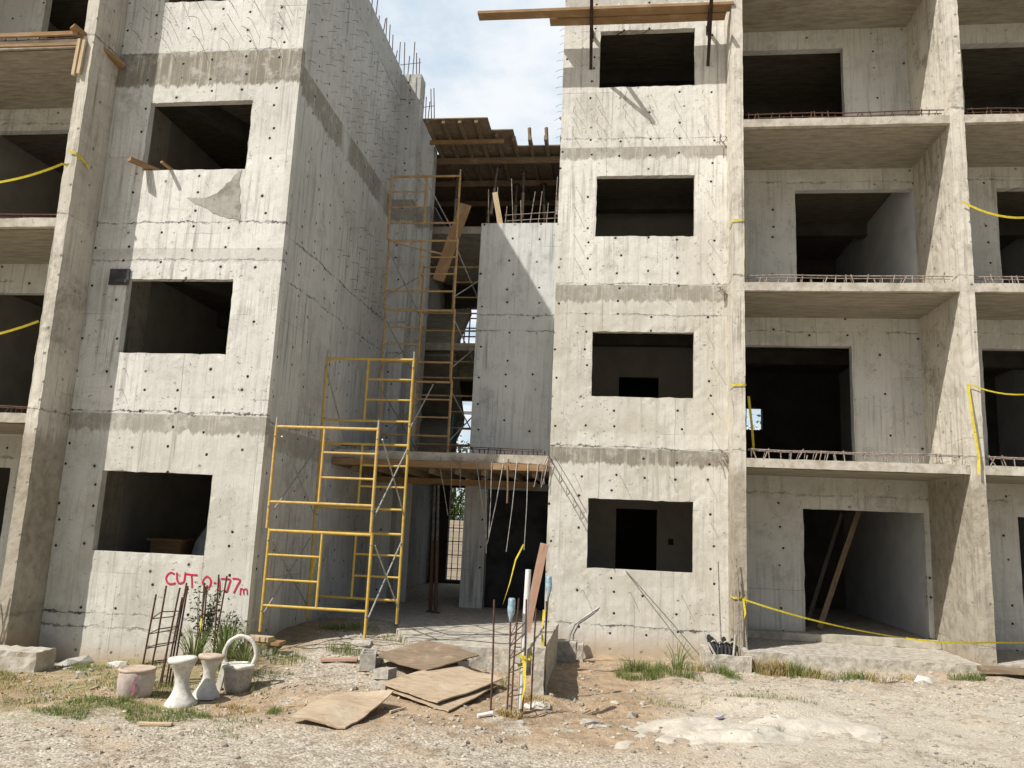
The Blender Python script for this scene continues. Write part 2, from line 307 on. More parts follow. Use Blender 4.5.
# ------------------------------------------------------------------ geometry helpers
class MB:
    def __init__(s):
        s.v = []; s.f = []; s.mi = []; s.cur = 0; s.smooth = []
    def add(s, vs, fs, smooth=False):
        o = len(s.v); s.v += [Vector(p) for p in vs]
        for f in fs:
            s.f.append([i + o for i in f]); s.mi.append(s.cur); s.smooth.append(smooth)
    def obox(s, c, ax, ay, az):
        c, ax, ay, az = map(Vector, (c, ax, ay, az))
        vs = [c + ax * i + ay * j + az * k for k in (-1, 1) for j in (-1, 1) for i in (-1, 1)]
        s.add(vs, [(0, 2, 3, 1), (4, 5, 7, 6), (0, 1, 5, 4), (2, 6, 7, 3), (0, 4, 6, 2), (1, 3, 7, 5)])
        return s
    def box(s, x0, x1, y0, y1, z0, z1):
        return s.obox(((x0 + x1) / 2, (y0 + y1) / 2, (z0 + z1) / 2), ((x1 - x0) / 2, 0, 0), (0, (y1 - y0) / 2, 0), (0, 0, (z1 - z0) / 2))
    def beam(s, p, q, w, t, up=(0, 0, 1)):      # rectangular bar from p to q, w across, t along up
        p, q = Vector(p), Vector(q); d = (q - p); L = d.length; d.normalize()
        side = d.cross(Vector(up))
        if side.length < 1e-3: side = d.cross(Vector((0, 1, 0)))
        side.normalize(); u2 = side.cross(d).normalized()
        return s.obox((p + q) / 2, d * (L / 2), side * (w / 2), u2 * (t / 2))
    def tube(s, pts, r, n=8, cap=True):
        pts = [Vector(p) for p in pts]
        rs = r if isinstance(r, (list, tuple)) else [r] * len(pts)
        vs = []; prev = None
        for i, p in enumerate(pts):
            d = (pts[min(i + 1, len(pts) - 1)] - pts[max(i - 1, 0)]).normalized()
            if prev is None:
                a = Vector((0, 0, 1)) if abs(d.z) < .9 else Vector((1, 0, 0))
                e1 = d.cross(a).normalized()
            else:
                e1 = (prev - d * prev.dot(d)).normalized()
            prev = e1; e2 = d.cross(e1)
            for k in range(n):
                an = 2 * math.pi * k / n
                vs.append(p + (e1 * math.cos(an) + e2 * math.sin(an)) * rs[i])
        fs = []
        for i in range(len(pts) - 1):
            for k in range(n):
                a = i * n + k; b2 = i * n + (k + 1) % n
                fs.append((a, b2, b2 + n, a + n))
        s.add(vs, fs, n > 4)
        if cap:
            s.add(vs[:n], [tuple(reversed(range(n)))]); s.add(vs[-n:], [tuple(range(n))])
        return s
    def lathe(s, c, prof, n=24, wob=0.0, seed=0):
        c = Vector(c); vs = []
        for (r, z) in prof:
            for k in range(n):
                an = 2 * math.pi * k / n
                rr = r * (1 + wob * noise.noise(Vector((math.cos(an) * 1.5 + seed, math.sin(an) * 1.5, z * 5 + seed))))
                vs.append(c + Vector((math.cos(an) * rr, math.sin(an) * rr, z)))
        fs = [(i * n + k, i * n + (k + 1) % n, (i + 1) * n + (k + 1) % n, (i + 1) * n + k) for i in range(len(prof) - 1) for k in range(n)]
        s.add(vs, fs, True)
        s.add(vs[:n], [tuple(reversed(range(n)))]); s.add(vs[-n:], [tuple(range(n))])
        return s
    def ribbon(s, pts, w, side=(0, 0, 1), twist=0.0):
        pts = [Vector(p) for p in pts]; vs = []
        for i, p in enumerate(pts):
            d = (pts[min(i + 1, len(pts) - 1)] - pts[max(i - 1, 0)]).normalized()
            sd = Vector(side); sd = (sd - d * sd.dot(d)).normalized()
            sd = Matrix.Rotation(twist * i, 3, d) @ sd
            vs += [p - sd * w / 2, p + sd * w / 2]
        s.add(vs, [(2 * i, 2 * i + 1, 2 * i + 3, 2 * i + 2) for i in range(len(pts) - 1)], True)
        return s
    def rock(s, c, r, seed, sq=.7):
        c = Vector(c); t = (1 + 5 ** .5) / 2
        vs = [(-1, t, 0), (1, t, 0), (-1, -t, 0), (1, -t, 0), (0, -1, t), (0, 1, t), (0, -1, -t), (0, 1, -t), (t, 0, -1), (t, 0, 1), (-t, 0, -1), (-t, 0, 1)]
        fs = [(0, 11, 5), (0, 5, 1), (0, 1, 7), (0, 7, 10), (0, 10, 11), (1, 5, 9), (5, 11, 4), (11, 10, 2), (10, 7, 6), (7, 1, 8), (3, 9, 4), (3, 4, 2), (3, 2, 6), (3, 6, 8), (3, 8, 9), (4, 9, 5), (2, 4, 11), (6, 2, 10), (8, 6, 7), (9, 8, 1)]
        rnd = random.Random(seed); a = rnd.uniform(0, 6.28); ca, sa = math.cos(a), math.sin(a); el = rnd.uniform(.6, 1.3)
        out = []
        for p in vs:
            k = r / 1.9 * rnd.uniform(.65, 1.25)
            X, Y, Z = p[0] * k * el, p[1] * k / el, p[2] * k * sq
            out.append(c + Vector((X * ca - Y * sa, X * sa + Y * ca, Z)))
        s.add(out, fs)
        return s
    def solid(s, x0, x1, y0, y1, z0, z1, holes=(), cell=.12, amp=.005, axis='x', freq=2.2, seed=0.0, thick_cells=False):
        """box cut into cells; holes = (u0,u1,w0,w1) through it, u along axis, w = z; the surface is left a little uneven"""
        def cuts(a, b, extra, c):
            base = sorted(set([a, b] + [e for e in extra if a < e < b])); o = []
            for p, q in zip(base, base[1:]):
                n = max(1, int(round((q - p) / c)))
                o += [p + (q - p) * i / n for i in range(n)]
            return o + [b]
        hu = [h[0] for h in holes] + [h[1] for h in holes]; hz = [h[2] for h in holes] + [h[3] for h in holes]
        big = 1e9
        cx = cuts(x0, x1, hu if axis == 'x' else [], cell if (axis == 'x' or thick_cells or x1 - x0 > .8) else big)
        cy = cuts(y0, y1, hu if axis == 'y' else [], cell if (axis == 'y' or thick_cells or y1 - y0 > .8) else big)
        cz = cuts(z0, z1, hz, cell if (z1 - z0 > .3 or thick_cells) else big)
        nx, ny, nz = len(cx) - 1, len(cy) - 1, len(cz) - 1
        def full(i, j, k):
            if not (0 <= i < nx and 0 <= j < ny and 0 <= k < nz): return False
            uu = (cx[i] + cx[i + 1]) / 2 if axis == 'x' else (cy[j] + cy[j + 1]) / 2
            zz = (cz[k] + cz[k + 1]) / 2
            return not any(h[0] < uu < h[1] and h[2] < zz < h[3] for h in holes)
        idx = {}; vs = []; fs = []
        def V(i, j, k):
            if (i, j, k) not in idx:
                p = Vector((cx[i], cy[j], cz[k]))
                q = p * freq + Vector((seed, seed, seed))
                d = noise.noise_vector(q) * amp * .35 + noise.noise_vector(q * 5.3) * amp * .8
                if holes and j == 0 and axis == 'x':
                    for h in holes:
                        if (min(abs(cx[i] - h[0]), abs(cx[i] - h[1])) < 1e-6 and h[2] - 1e-6 <= cz[k] <= h[3] + 1e-6) or (min(abs(cz[k] - h[2]), abs(cz[k] - h[3])) < 1e-6 and h[0] - 1e-6 <= cx[i] <= h[1] + 1e-6):
                            e = noise.noise_vector(p * 9.7 + Vector((3, 1, 7))); d += Vector((e.x * .014, max(0, e.y) * .02, e.z * .014))
                            break
                idx[(i, j, k)] = len(vs); vs.append(p + d)
            return idx[(i, j, k)]
        D = [((-1, 0, 0), [(0, 0, 0), (0, 0, 1), (0, 1, 1), (0, 1, 0)]), ((1, 0, 0), [(1, 0, 0), (1, 1, 0), (1, 1, 1), (1, 0, 1)]),
             ((0, -1, 0), [(0, 0, 0), (1, 0, 0), (1, 0, 1), (0, 0, 1)]), ((0, 1, 0), [(0, 1, 0), (0, 1, 1), (1, 1, 1), (1, 1, 0)]),
             ((0, 0, -1), [(0, 0, 0), (0, 1, 0), (1, 1, 0), (1, 0, 0)]), ((0, 0, 1), [(0, 0, 1), (1, 0, 1), (1, 1, 1), (0, 1, 1)])]
        for i in range(nx):
            for j in range(ny):
                for k in range(nz):
                    if not full(i, j, k): continue
                    for (a, b2, c), cs in D:
                        if not full(i + a, j + b2, k + c):
                            fs.append([V(i + p, j + q, k + r2) for p, q, r2 in cs])
        s.add(vs, fs)
        return s
    def build(s, name, mats, parent=None, label=None, cat=None, group=None, kind=None, loc=None):
        if not isinstance(mats, (list, tuple)): mats = [mats]
        off = Vector((0, 0, 0))
        if parent is not None: off = Vector(parent['_w'])
        elif loc is not None: off = Vector(loc)
        me = bpy.data.meshes.new(name)
        me.from_pydata([tuple(p - off) for p in s.v], [], s.f)
        for m in mats: me.materials.append(m)
        me.polygons.foreach_set('material_index', s.mi)
        me.polygons.foreach_set('use_smooth', s.smooth)
        me.update()
        o = bpy.data.objects.new(name, me); col.objects.link(o)
        o['_w'] = tuple(off)
        if parent is not None: o.parent = parent
        else: o.location = off
        tag(o, label, cat, group, kind)
        return o

def tag(o, label=None, cat=None, group=None, kind=None):
    if label: o['label'] = label
    if cat: o['category'] = cat
    if group: o['group'] = group
    if kind: o['kind'] = kind

def thing(name, loc, label, cat, group=None, rz=0.0):
    o = bpy.data.objects.new(name, None); col.objects.link(o)
    o.location = loc; o.rotation_euler.z = rz; o['_w'] = tuple(loc) if rz == 0 else (0, 0, 0)
    o.empty_display_size = .2
    tag(o, label, cat, group)
    return o

def copy_tree(o, parent=None):
    c = o.copy(); col.objects.link(c)
    if parent is not None: c.parent = parent
    for ch in o.children: copy_tree(ch, c)
    return c

# ------------------------------------------------------------------ terrain height
CP = [(-11,-3.4,-.4),(-6.9,-2.72,-.34),(-5.9,-2.72,-.28),(-4.7,-2.8,-.04),(-3.3,-1.6,.07),(-2.75,-2.2,.05),(-3.5,-.6,.11),(-4.4,-1,.08),(-.95,-1,-.2),(-.5,0,-.27),(.5,-.2,-.25),(1.6,-.1,-.2),(2.2,-.9,-.12),(3.6,-.9,-.12),(5.6,-1,.0),(7.5,-1,.0),(-4,-5,-.2),(-6.5,-5,-.32),(-1.8,-3.2,-.16),(-3,-3.4,-.1),(0,-3,-.3),(3,-3,-.18),(6,-3,-.1),(0,-5.5,-.25),(-4,-7,-.17),(3,-7,-.12),(0,-9,-.05),(0,-13,.12),(-6,-12,.05),(6,-12,.12),(0,-20,.3),(14,-5,0.),(-14,-6,-.4)]
def g(x, y):
    s = w = 0
    for a, b, c in CP:
        k = 1 / ((x - a) ** 2 + (y - b) ** 2 + .15) ** 1.6
        s += k * c; w += k
    return s / w
def gr(x, y):       # with the small bumps
    h = g(x, y)
    p = Vector((x, y, 0))
    h += noise.noise(p * .9) * .045 + noise.noise(p * 2.7) * .030 + noise.noise(p * 7) * .014
    # shallow muddy ruts
    if -1.2 < x < 3 and -4.8 < y < -2:
        t = math.sin((y + .25 * noise.noise(p * .8) * 3 - .12 * x) * 5.5)
        h += .05 * t * max(0, 1 - abs(y + 3.5) / 1.3) * max(0, min(1, (x + 1.2) * 2, (3 - x)))
    return h

def axis_vals(lo, hi, step, far, nfar=14):
    n = int(round((hi - lo) / step)); mid = [lo + (hi - lo) * i / n for i in range(n + 1)]
    out = [step * 1.6 ** i for i in range(1, nfar + 12)]
    L = []; a = 0
    for d in out:
        a += d
        if a > far: break
        L.append(a)
    L.append(far)
    return [lo - a for a in reversed(L)] + mid + [hi + a for a in L]
xs = axis_vals(-9.5, 8.5, .075, 260); ys = axis_vals(-9.0, 1.0, .06, 260)
mb = MB(); vs = []
for yy in ys:
    for xx in xs:
        if -9.6 < xx < 8.6 and -9.1 < yy < 1.1: zz = gr(xx, yy)
        else: zz = g(max(-16, min(16, xx)), max(-22, min(3, yy)))
        if yy > .6: zz -= min(.4, (yy - .6) * .5)
        vs.append((xx, yy, zz))
W = len(xs)
mb.add(vs, [(j * W + i, j * W + i + 1, (j + 1) * W + i + 1, (j + 1) * W + i) for j in range(len(ys) - 1) for i in range(W - 1)], True)
mb.build('ground', M['ground'], kind='structure')

# ------------------------------------------------------------------ rebar along slab edges
def edge_cage(name, parent, x0, x1, y, z, h=.13, step=.16, mat='rebar', seed=0):
    rnd = random.Random(seed); b = MB()
    n = int((x1 - x0) / .5)
    top = [(x0 + (x1 - x0) * i / n, y + rnd.uniform(-.015, .015), z + h + rnd.uniform(-.012, .012)) for i in range(n + 1)]
    b.tube(top, .010, 5)
    b.tube([(p[0], p[1] + .10, p[2] - .01) for p in top], .008, 5)
    x = x0 + .05
    while x < x1 - .03:
        lean = rnd.uniform(-.05, .05) if rnd.random() < .75 else rnd.uniform(-.12, .12)
        hk = h * rnd.uniform(.55, 1.0) if rnd.random() < .2 else h + rnd.uniform(0, .035)
        b.tube([(x, y, z - .03), (x + lean, y, z + hk)], .009, 4)
        if rnd.random() < .6: b.tube([(x + lean, y, z + h), (x + lean * .5, y + .10, z + h * .8), (x, y + .1, z - .02)], .006, 4)
        x += step * rnd.uniform(.6, 1.4)
    return b.build(name, M[mat], parent)

def pins(b, pts, normal, length=.2, seed=0):
    rnd = random.Random(seed); nrm = Vector(normal)
    for p in pts:
        p = Vector(p); L = length * rnd.uniform(.6, 1.15)
        d = (nrm + Vector((rnd.uniform(-.25, .25), rnd.uniform(-.25, .25), rnd.uniform(-.35, .15)))).normalized()
        b.tube([p - nrm * .02, p + d * L * .6, p + d * L + Vector((0, 0, -.02))], .0042, 3, False)

def dens(poly, step):
    out = []
    for (x0, y0), (x1, y1) in zip(poly, poly[1:] + poly[:1]):
        k = max(1, int(math.hypot(x1 - x0, y1 - y0) / step))
        out += [(x0 + (x1 - x0) * i / k, y0 + (y1 - y0) * i / k) for i in range(k)]
    return out

# ------------------------------------------------------------------ RIGHT BUILDING
rb = thing('apartment_block', (2, 0, -.3), 'right-hand unfinished concrete apartment block with open balcony bays and yellow tape', 'building')
b = MB()
b.solid(-.86, 2.02, 0, .13, -.9, 12.5, [(-.204, 1.477, 1.096 + H * k, 1.096 + H * k + 1.113) for k in range(4)], .10, .005, 'x', seed=1)
b.cur = 1
pp = []
for zz in (8.62, 8.85, 9.08, 9.3):
    for xx in (-.62, -.2, .25, .7, 1.15, 1.6): pp.append((xx + random.uniform(-.05, .05), 0, zz + random.uniform(-.05, .05)))
for zz in (3.35, 3.9, 4.5, 5.0, 2.55, 1.9): pp.append((1.72 + random.uniform(-.05, .05), 0, zz))
for zz in (6.2, 6.6, 7.1, 7.5): pp += [(1.7, 0, zz), (-.55, 0, zz + .1)]
for xx in (-.45, .3, 1.1): pp += [(xx, 0, 2.6), (xx + .2, 0, .75)]
pins(b, pp, (0, -1, 0), .20, 3)
pp = [(-.86, random.uniform(.03, .17), 8.6 + .17 * i) for i in range(14)]
pins(b, pp, (-1, 0, 0), .13, 4)
b.build('front_wall', [M['conc_right'], M['wire']], rb)
MB().solid(-.86, -.66, .13, 9, -.9, 11.6, [(7.0, 8.0, 3.5, 5), ], .2, .004, 'y').build('side_wall', M['conc_side'], rb)
for i, (x0, x1) in enumerate(((2.02, 2.20), (5.42, 5.63), (8.85, 9.06))):
    MB().solid(x0, x1, -.62 if i else -.62, 1.0, -.6, 12.5, [], .11, .011, 'y', freq=2.6, seed=3 + i, thick_cells=True).build('fin_wall', M['conc_fin'], rb)
    MB().solid(x0 + .004, x1 - .004, 1.0, 6.0, -.4, 11.4, [], .5, .0, 'y').build('party_wall', M['plaster_white'] if i else M['plaster_shade'], rb)
o = [(2.21, 4.27, 2.93, 5.04), (3.37, 5.42, 5.69, 7.95), (2.21, 4.28, 8.5, 10.76), (3.40, 5.34, .17, 2.21)]
MB().solid(2.20, 5.42, 1.0, 1.16, -.4, 11.4, o, .16, .004, 'x', seed=8).build('bay_wall', M['conc_in'], rb)
o = [(6.40, 8.85, 2.93, 5.04), (6.80, 8.85, 5.69, 7.95), (6.36, 8.85, 8.5, 10.76), (6.80, 8.85, .17, 2.21)]
MB().solid(5.63, 8.85, 1.0, 1.16, -.4, 11.4, o, .16, .004, 'x', seed=9).build('bay_wall', M['conc_in'], rb)
for k in range(4):
    zb = 2.755 + H * k
    for bi, (x0, x1) in enumerate(((2.20, 5.42), (5.63, 8.85))):
        b = MB().solid(x0, x1, -.615, 1.0, zb, zb + .135, [], .12, .008, 'x', freq=3, seed=20 + k + bi * 5, thick_cells=True)
        # board-marked underside
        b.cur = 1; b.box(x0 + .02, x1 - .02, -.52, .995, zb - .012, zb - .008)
        sl = b.build('balcony_slab', [M['slab'], M['soffit']], rb)
        edge_cage('rebar_cage', sl, x0 + .05, x1 - .05, -.52, zb + .135, .14, .13, 'rebar_grey' if k < 2 else 'rebar', 40 + k + bi * 7)
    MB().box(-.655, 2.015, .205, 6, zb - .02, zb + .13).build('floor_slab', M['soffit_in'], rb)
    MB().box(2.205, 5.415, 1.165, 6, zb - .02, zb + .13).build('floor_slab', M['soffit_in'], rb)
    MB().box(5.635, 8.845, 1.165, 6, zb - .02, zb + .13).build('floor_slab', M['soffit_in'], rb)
    b = MB(); b.box(-.655, 2.015, 2.2, 2.4, zb - .26, zb - .021); b.box(2.205, 5.415, 3.6, 3.8, zb - .30, zb - .021); b.box(5.635, 8.845, 3.6, 3.8, zb - .30, zb - .021)
    b.build('beam', M['plaster_shade'], rb)
MB().solid(-.655, 2.015, 3.0, 3.12, -.3, 11.0, [(.27, 1.07, z0, z1) for z0, z1 in ((.1, 2.13), (2.89, 4.80), (5.69, 7.5), (8.49, 10.3))], 2, 0, 'x').build('interior_wall', M['plaster'], rb)
MB().box(1.29, 1.39, 2.985, 2.999, 1.46, 1.58).build('socket_box', M['black_pipe'], rb)
b = MB().solid(-.655, 9.06, 6.0, 6.2, -.4, 11.55, [(3.30, 3.66, 4.16, 4.68)], 2, 0, 'x')
b.build('rear_wall', M['plaster_shade'], rb)
MB().box(-.655, 9.06, .205, 6.0, 11.4, 11.55).build('roof_slab', M['slab'], rb)
MB().solid(-.655, 2.015, .205, 6, -.3, .08, [], 2, 0).build('floor_slab', M['slab'], rb)
# balcony plinths at ground level with a broken top edge
MB().solid(2.10, 5.41, -.80, .98, -.7, .07, [], .13, .02, 'x', freq=3.5, seed=31, thick_cells=True).build('plinth', M['rough'], rb)
MB().solid(2.22, 5.41, .72, .99, .075, .19, [], .13, .01, 'x', freq=3.5, seed=32, thick_cells=True).build('door_sill', M['slab'], rb)
MB().box(2.205, 5.415, 1.165, 6, -.1, .17).build('floor_slab', M['slab'], rb)
MB().solid(5.64, 8.85, -.70, .98, -.6, .09, [], .13, .015, 'x', freq=3.5, seed=33, thick_cells=True).build('plinth', M['rough'], rb)
MB().box(5.635, 8.845, 1.165, 6, -.1, .17).build('floor_slab', M['slab'], rb)
# reinforcement left sticking out of the wall corner towards the road
b = MB()
for (dx, dz, L) in ((0, 0, 1.05), (.05, -.09, .95), (.0, -.14, .62), (.07, .02, .5)):
    b.tube([(-.84 + dx, .03, 2.82 + dz), (-.83 + dx, -L * .5, 2.83 + dz), (-.82 + dx, -L, 2.80 + dz)], .008, 5)
for t in (.15, .27, .39, .5): b.tube([(-.84, -t, 2.82), (-.79, -t, 2.73), (-.84, -t, 2.68), (-.84, -t, 2.82)], .006, 4)
b.tube([(-.88, -.1, 2.86), (-.95, -.12, 2.7), (-.98, -.1, 2.4)], .007, 4); b.tube([(-.88, -.06, 2.8), (-.93, -.1, 2.62), (-.93, -.1, 2.4)], .007, 4)
b.build('rebar_end', M['rebar_grey'], rb)
for (zz, sd) in ((5.72, 1), (2.93, 2), (8.45, 3)):
    b = MB(); rnd = random.Random(sd)
    for q in range(5):
        x = 1.93 + rnd.uniform(-.05, .06); z = zz + rnd.uniform(-.07, .07)
        b.tube([(x, .03, z), (x + rnd.uniform(-.03, .03), -.06, z + .01), (x + rnd.uniform(-.12, .1), -.14, z + rnd.uniform(-.08, .05))], .008, 4)
    b.build('rebar_end', M['rebar_grey'], rb)

# ------------------------------------------------------------------ LEFT BUILDING
yL = -2.722
lb = thing('apartment_block', (-6, yL, -.4), 'left-hand unfinished concrete apartment block with red spray-painted CUT 0.177m on its front', 'building')
b = MB()
b.solid(-7.54, -4.59, yL, yL + .12, -.9, 11.42, [(-6.936, -5.294, 1.133 + H * k, 1.133 + H * k + 1.104) for k in range(4)], .10, .0035, 'x', seed=11)
b.cur = 1; pp = []
for zz in (8.82, 9.0, 9.2, 9.4, 9.6):
    for xx in (-7.2, -6.75, -6.3, -5.85, -5.4, -4.95): pp.append((xx + random.uniform(-.08, .08), yL, zz + random.uniform(-.06, .06)))
pins(b, pp, (0, -1, 0), .20, 5)
pp = [(-7.25, yL, z) for z in (3.3, 3.6, 4.0, 4.4, 4.8)] + [(-6.8, yL, z) for z in (3.4, 3.7)]
pins(b, pp, (0, -1, 0), .10, 6)
b.build('front_wall', [M['conc_left'], M['wire']], lb)
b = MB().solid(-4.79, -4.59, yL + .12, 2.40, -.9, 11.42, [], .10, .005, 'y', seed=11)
b.cur = 1; pp = []
for i in range(15):
    for zz in (8.65, 8.95, 9.25, 9.55, 9.85, 10.15, 10.45):
        pp.append((-4.59, yL + .25 + i * .33 + random.uniform(-.015, .015), zz + random.uniform(-.02, .02)))
for i in range(12):
    for zz in (5.9, 6.3, 6.7, 7.1): 
        if random.random() < .5: pp.append((-4.59, -.6 + i * .25, zz + random.uniform(-.08, .08)))
pins(b, pp, (1, 0, 0), .16, 7)
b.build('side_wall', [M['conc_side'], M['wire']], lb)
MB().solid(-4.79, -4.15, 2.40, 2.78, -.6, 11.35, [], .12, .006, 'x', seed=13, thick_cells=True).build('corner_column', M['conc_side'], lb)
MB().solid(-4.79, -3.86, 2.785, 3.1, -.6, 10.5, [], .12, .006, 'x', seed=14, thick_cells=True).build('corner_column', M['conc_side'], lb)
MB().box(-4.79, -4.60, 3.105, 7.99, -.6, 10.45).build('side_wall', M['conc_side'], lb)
MB().solid(-7.725, -7.545, -3.34, -1.2, -.8, 12.5, [], .11, .010, 'y', freq=2.6, seed=15, thick_cells=True).build('fin_wall', M['conc_fin'], lb)
MB().solid(-11.3, -11.1, -3.34, -1.2, -.8, 12.5, [], .3, .005, 'y', seed=16).build('fin_wall', M['conc_fin'], lb)
MB().solid(-11.1, -7.725, -1.72, -1.58, -.6, 11.4, [(-9.85, -7.73, 8.56, 11), (-11, -7.73, 5.76, 7.97), (-11, -7.73, 2.96, 5.11), (-11, -9.17, .1, 2.27)], .2, .004, 'x', seed=17).build('bay_wall', M['conc_in'], lb)
for k in range(4):
    zb = 2.81 + H * k
    b = MB().solid(-11.1, -7.728, -3.335, -1.725, zb, zb + .13, [], .12, .008, 'x', freq=3, seed=60 + k, thick_cells=True)
    b.cur = 1; b.box(-11.08, -7.75, -3.25, -1.73, zb - .012, zb - .008)
    sl = b.build('balcony_slab', [M['slab'], M['soffit']], lb)
    edge_cage('rebar_cage', sl, -11, -7.76, -3.22, zb + .13, .10, .13, 'rebar', 80 + k)
    MB().box(-7.54, -4.795, yL + .205, 3.0, zb - .05, zb + .10).build('floor_slab', M['soffit_in'], lb)
    MB().box(-11.1, -7.73, -1.575, 3.0, zb - .05, zb + .10).build('floor_slab', M['soffit_in'], lb)
    b = MB(); b.beam((-6.9, yL + .25, zb - .18), (-5.3, 1.45, zb - .18), .22, .25); b.box(-7.5, -4.8, 1.0, 1.2, zb - .35, zb - .06)
    b.build('beam', M['plaster_shade'], lb)
MB().solid(-7.54, -4.795, 1.5, 1.62, -.3, 11.2, [(-7.2, -5.5, z0, z1) for z0, z1 in ((0, 2.3), (2.92, 4.6), (5.7, 7.4), (8.5, 10.2))], 2, 0, 'x').build('interior_wall', M['plaster_shade'], lb)
MB().solid(-11.3, -4.8, 3.0, 3.2, -.4, 11.3, [], 2, 0, 'x').build('rear_wall', M['plaster_shade'], lb)
MB().box(-7.725, -7.545, -1.2, 3.0, -.4, 11.3).build('party_wall', M['plaster'], lb)
MB().box(-11.3, -11.1, -1.2, 3.0, -.4, 11.35).build('party_wall', M['plaster'], lb)
MB().box(-11.1, -4.795, yL + .21, 3.0, 11.2, 11.35).build('roof_slab', M['slab'], lb)
MB().box(-7.54, -4.795, yL + .21, 3.0, -.4, .05).build('floor_slab', M['slab'], lb)
MB().box(-11.1, -7.728, -3.3, 3.0, -.5, -.02).build('floor_slab', M['rough'], lb)
# starter bars along the roof edge
rnd = random.Random(5)
spots = [(-4.70, y0) for y0 in (-1.9, -1.4, -.95, -.5, -.1, .15, .45, .7, .95, 1.2, 1.45, 1.7, 1.95, 2.15)]
for (x, y) in spots:
    L = rnd.uniform(.35, .75)
    MB().tube([(x, y, 11.38), (x + rnd.uniform(-.03, .05), y, 11.42 + L)], .011, 5).build('starter_bar', M['rebar'], lb)
for (cx0, cx1, y, z) in ((-4.72, -4.24, 2.6, 11.33), (-4.3, -3.95, 2.95, 10.48)):
    for q in range(6):
        x = cx0 + (cx1 - cx0) * q / 5
        MB().tube([(x, y + rnd.uniform(-.1, .1), z), (x + rnd.uniform(-.05, .05), y, z + rnd.uniform(.5, .95))], .011, 5).build('starter_bar', M['rebar'], lb)
    MB().tube([(cx0, y, z + .38), (cx1, y, z + .42)], .008, 4).build('tie_bar', M['rebar'], lb)
# red sprayed lettering
STROKES = [[(-5.69, 0.88), (-5.74, 0.9), (-5.79, 0.86), (-5.8, 0.8), (-5.76, 0.75), (-5.71, 0.74), (-5.66, 0.76)], [(-5.65, 0.89), (-5.64, 0.81), (-5.61, 0.76), (-5.57, 0.76), (-5.53, 0.78), (-5.53, 0.9)], [(-5.53, 0.89), (-5.44, 0.88), (-5.36, 0.88)], [(-5.44, 0.88), (-5.42, 0.8), (-5.41, 0.72)], [(-5.22, 0.87), (-5.26, 0.83), (-5.27, 0.78), (-5.23, 0.73), (-5.18, 0.72), (-5.15, 0.76), (-5.15, 0.82), (-5.18, 0.86), (-5.22, 0.87)], [(-5.1, 0.79), (-5.08, 0.79)], [(-5.04, 0.85), (-5.02, 0.77), (-5.01, 0.69)], [(-5.0, 0.85), (-4.93, 0.85), (-4.87, 0.85), (-4.89, 0.78), (-4.91, 0.69)], [(-4.84, 0.86), (-4.78, 0.86), (-4.73, 0.85), (-4.77, 0.78), (-4.81, 0.68)], [(-4.72, 0.66), (-4.72, 0.74)], [(-4.72, 0.73), (-4.7, 0.74), (-4.68, 0.72), (-4.67, 0.67)], [(-4.68, 0.72), (-4.65, 0.74), (-4.63, 0.73), (-4.62, 0.67)]]
LETTERS = [[0], [1], [2, 3], [4], [5], [6], [7], [8], [9, 10, 11]]
letter_mb = {k: MB() for k in range(len(LETTERS))}
for i, st in enumerate(STROKES):
    b = [letter_mb[k] for k, q_ in enumerate(LETTERS) if i in q_][0]
    w = .0125 if i < 9 else .009
    # smooth the hand-drawn path
    pts = st[:]
    for _ in range(2):
        q = [pts[0]]
        for a, c in zip(pts, pts[1:]): q += [(a[0] * .75 + c[0] * .25, a[1] * .75 + c[1] * .25), (a[0] * .25 + c[0] * .75, a[1] * .25 + c[1] * .75)]
        pts = q + [pts[-1]]
    for j in range(len(pts)):
        ww = w * (1 + .22 * noise.noise(Vector((j * .7, i * 3.1, 0))))
        n = 10
        vs = [(pts[j][0] + math.cos(6.283 * k / n) * ww, yL - .0052 - .00006 * j - .00004 * i, pts[j][1] + math.sin(6.283 * k / n) * ww) for k in range(n)]
        b.add(vs, [tuple(range(n))])
    for j in range(len(pts) - 1):
        a, c = Vector((pts[j][0], 0, pts[j][1])), Vector((pts[j + 1][0], 0, pts[j + 1][1]))
        d = (c - a)
        if d.length < 1e-5: continue
        sd = Vector((-d.z, 0, d.x)).normalized() * w; Y = Vector((0, yL - .0042 - .00006 * j - .00004 * i, 0))
        b.add([a - sd + Y, a + sd + Y, c + sd + Y, c - sd + Y], [(0, 1, 2, 3)])
for k in letter_mb: letter_mb[k].build('painted_letter', M['red_paint'], lb)
poly = [(-6.17, 6.30), (-6.02, 6.26), (-5.86, 6.28), (-5.70, 6.36), (-5.55, 6.50), (-5.43, 6.66), (-5.36, 6.74), (-5.37, 6.55), (-5.33, 6.3), (-5.30, 6.06), (-5.29, 5.93), (-5.5, 5.98), (-5.72, 6.05), (-5.92, 6.16), (-6.10, 6.24)]
pd = dens(poly, .03)
pd = [(x + .03 * noise.noise(Vector((x * 9, z * 9, 1))), z + .03 * noise.noise(Vector((x * 9, z * 9, 4)))) for x, z in pd]
b = MB(); b.add([(x, yL - .006, z) for x, z in pd], [tuple(range(len(pd)))])
b.build('mortar_smear', M['smear'], lb)
b = MB().box(-7.21, -6.90, yL - .03, yL - .008, 4.94, 5.18); b.box(-7.19, -6.92, yL - .045, yL - .03, 4.97, 5.02)
b.build('wall_plate', M['plate'], loc=(-7.05, yL, 5.0), label='small black tarred board fixed beside the second-storey window of the left block', cat='board')

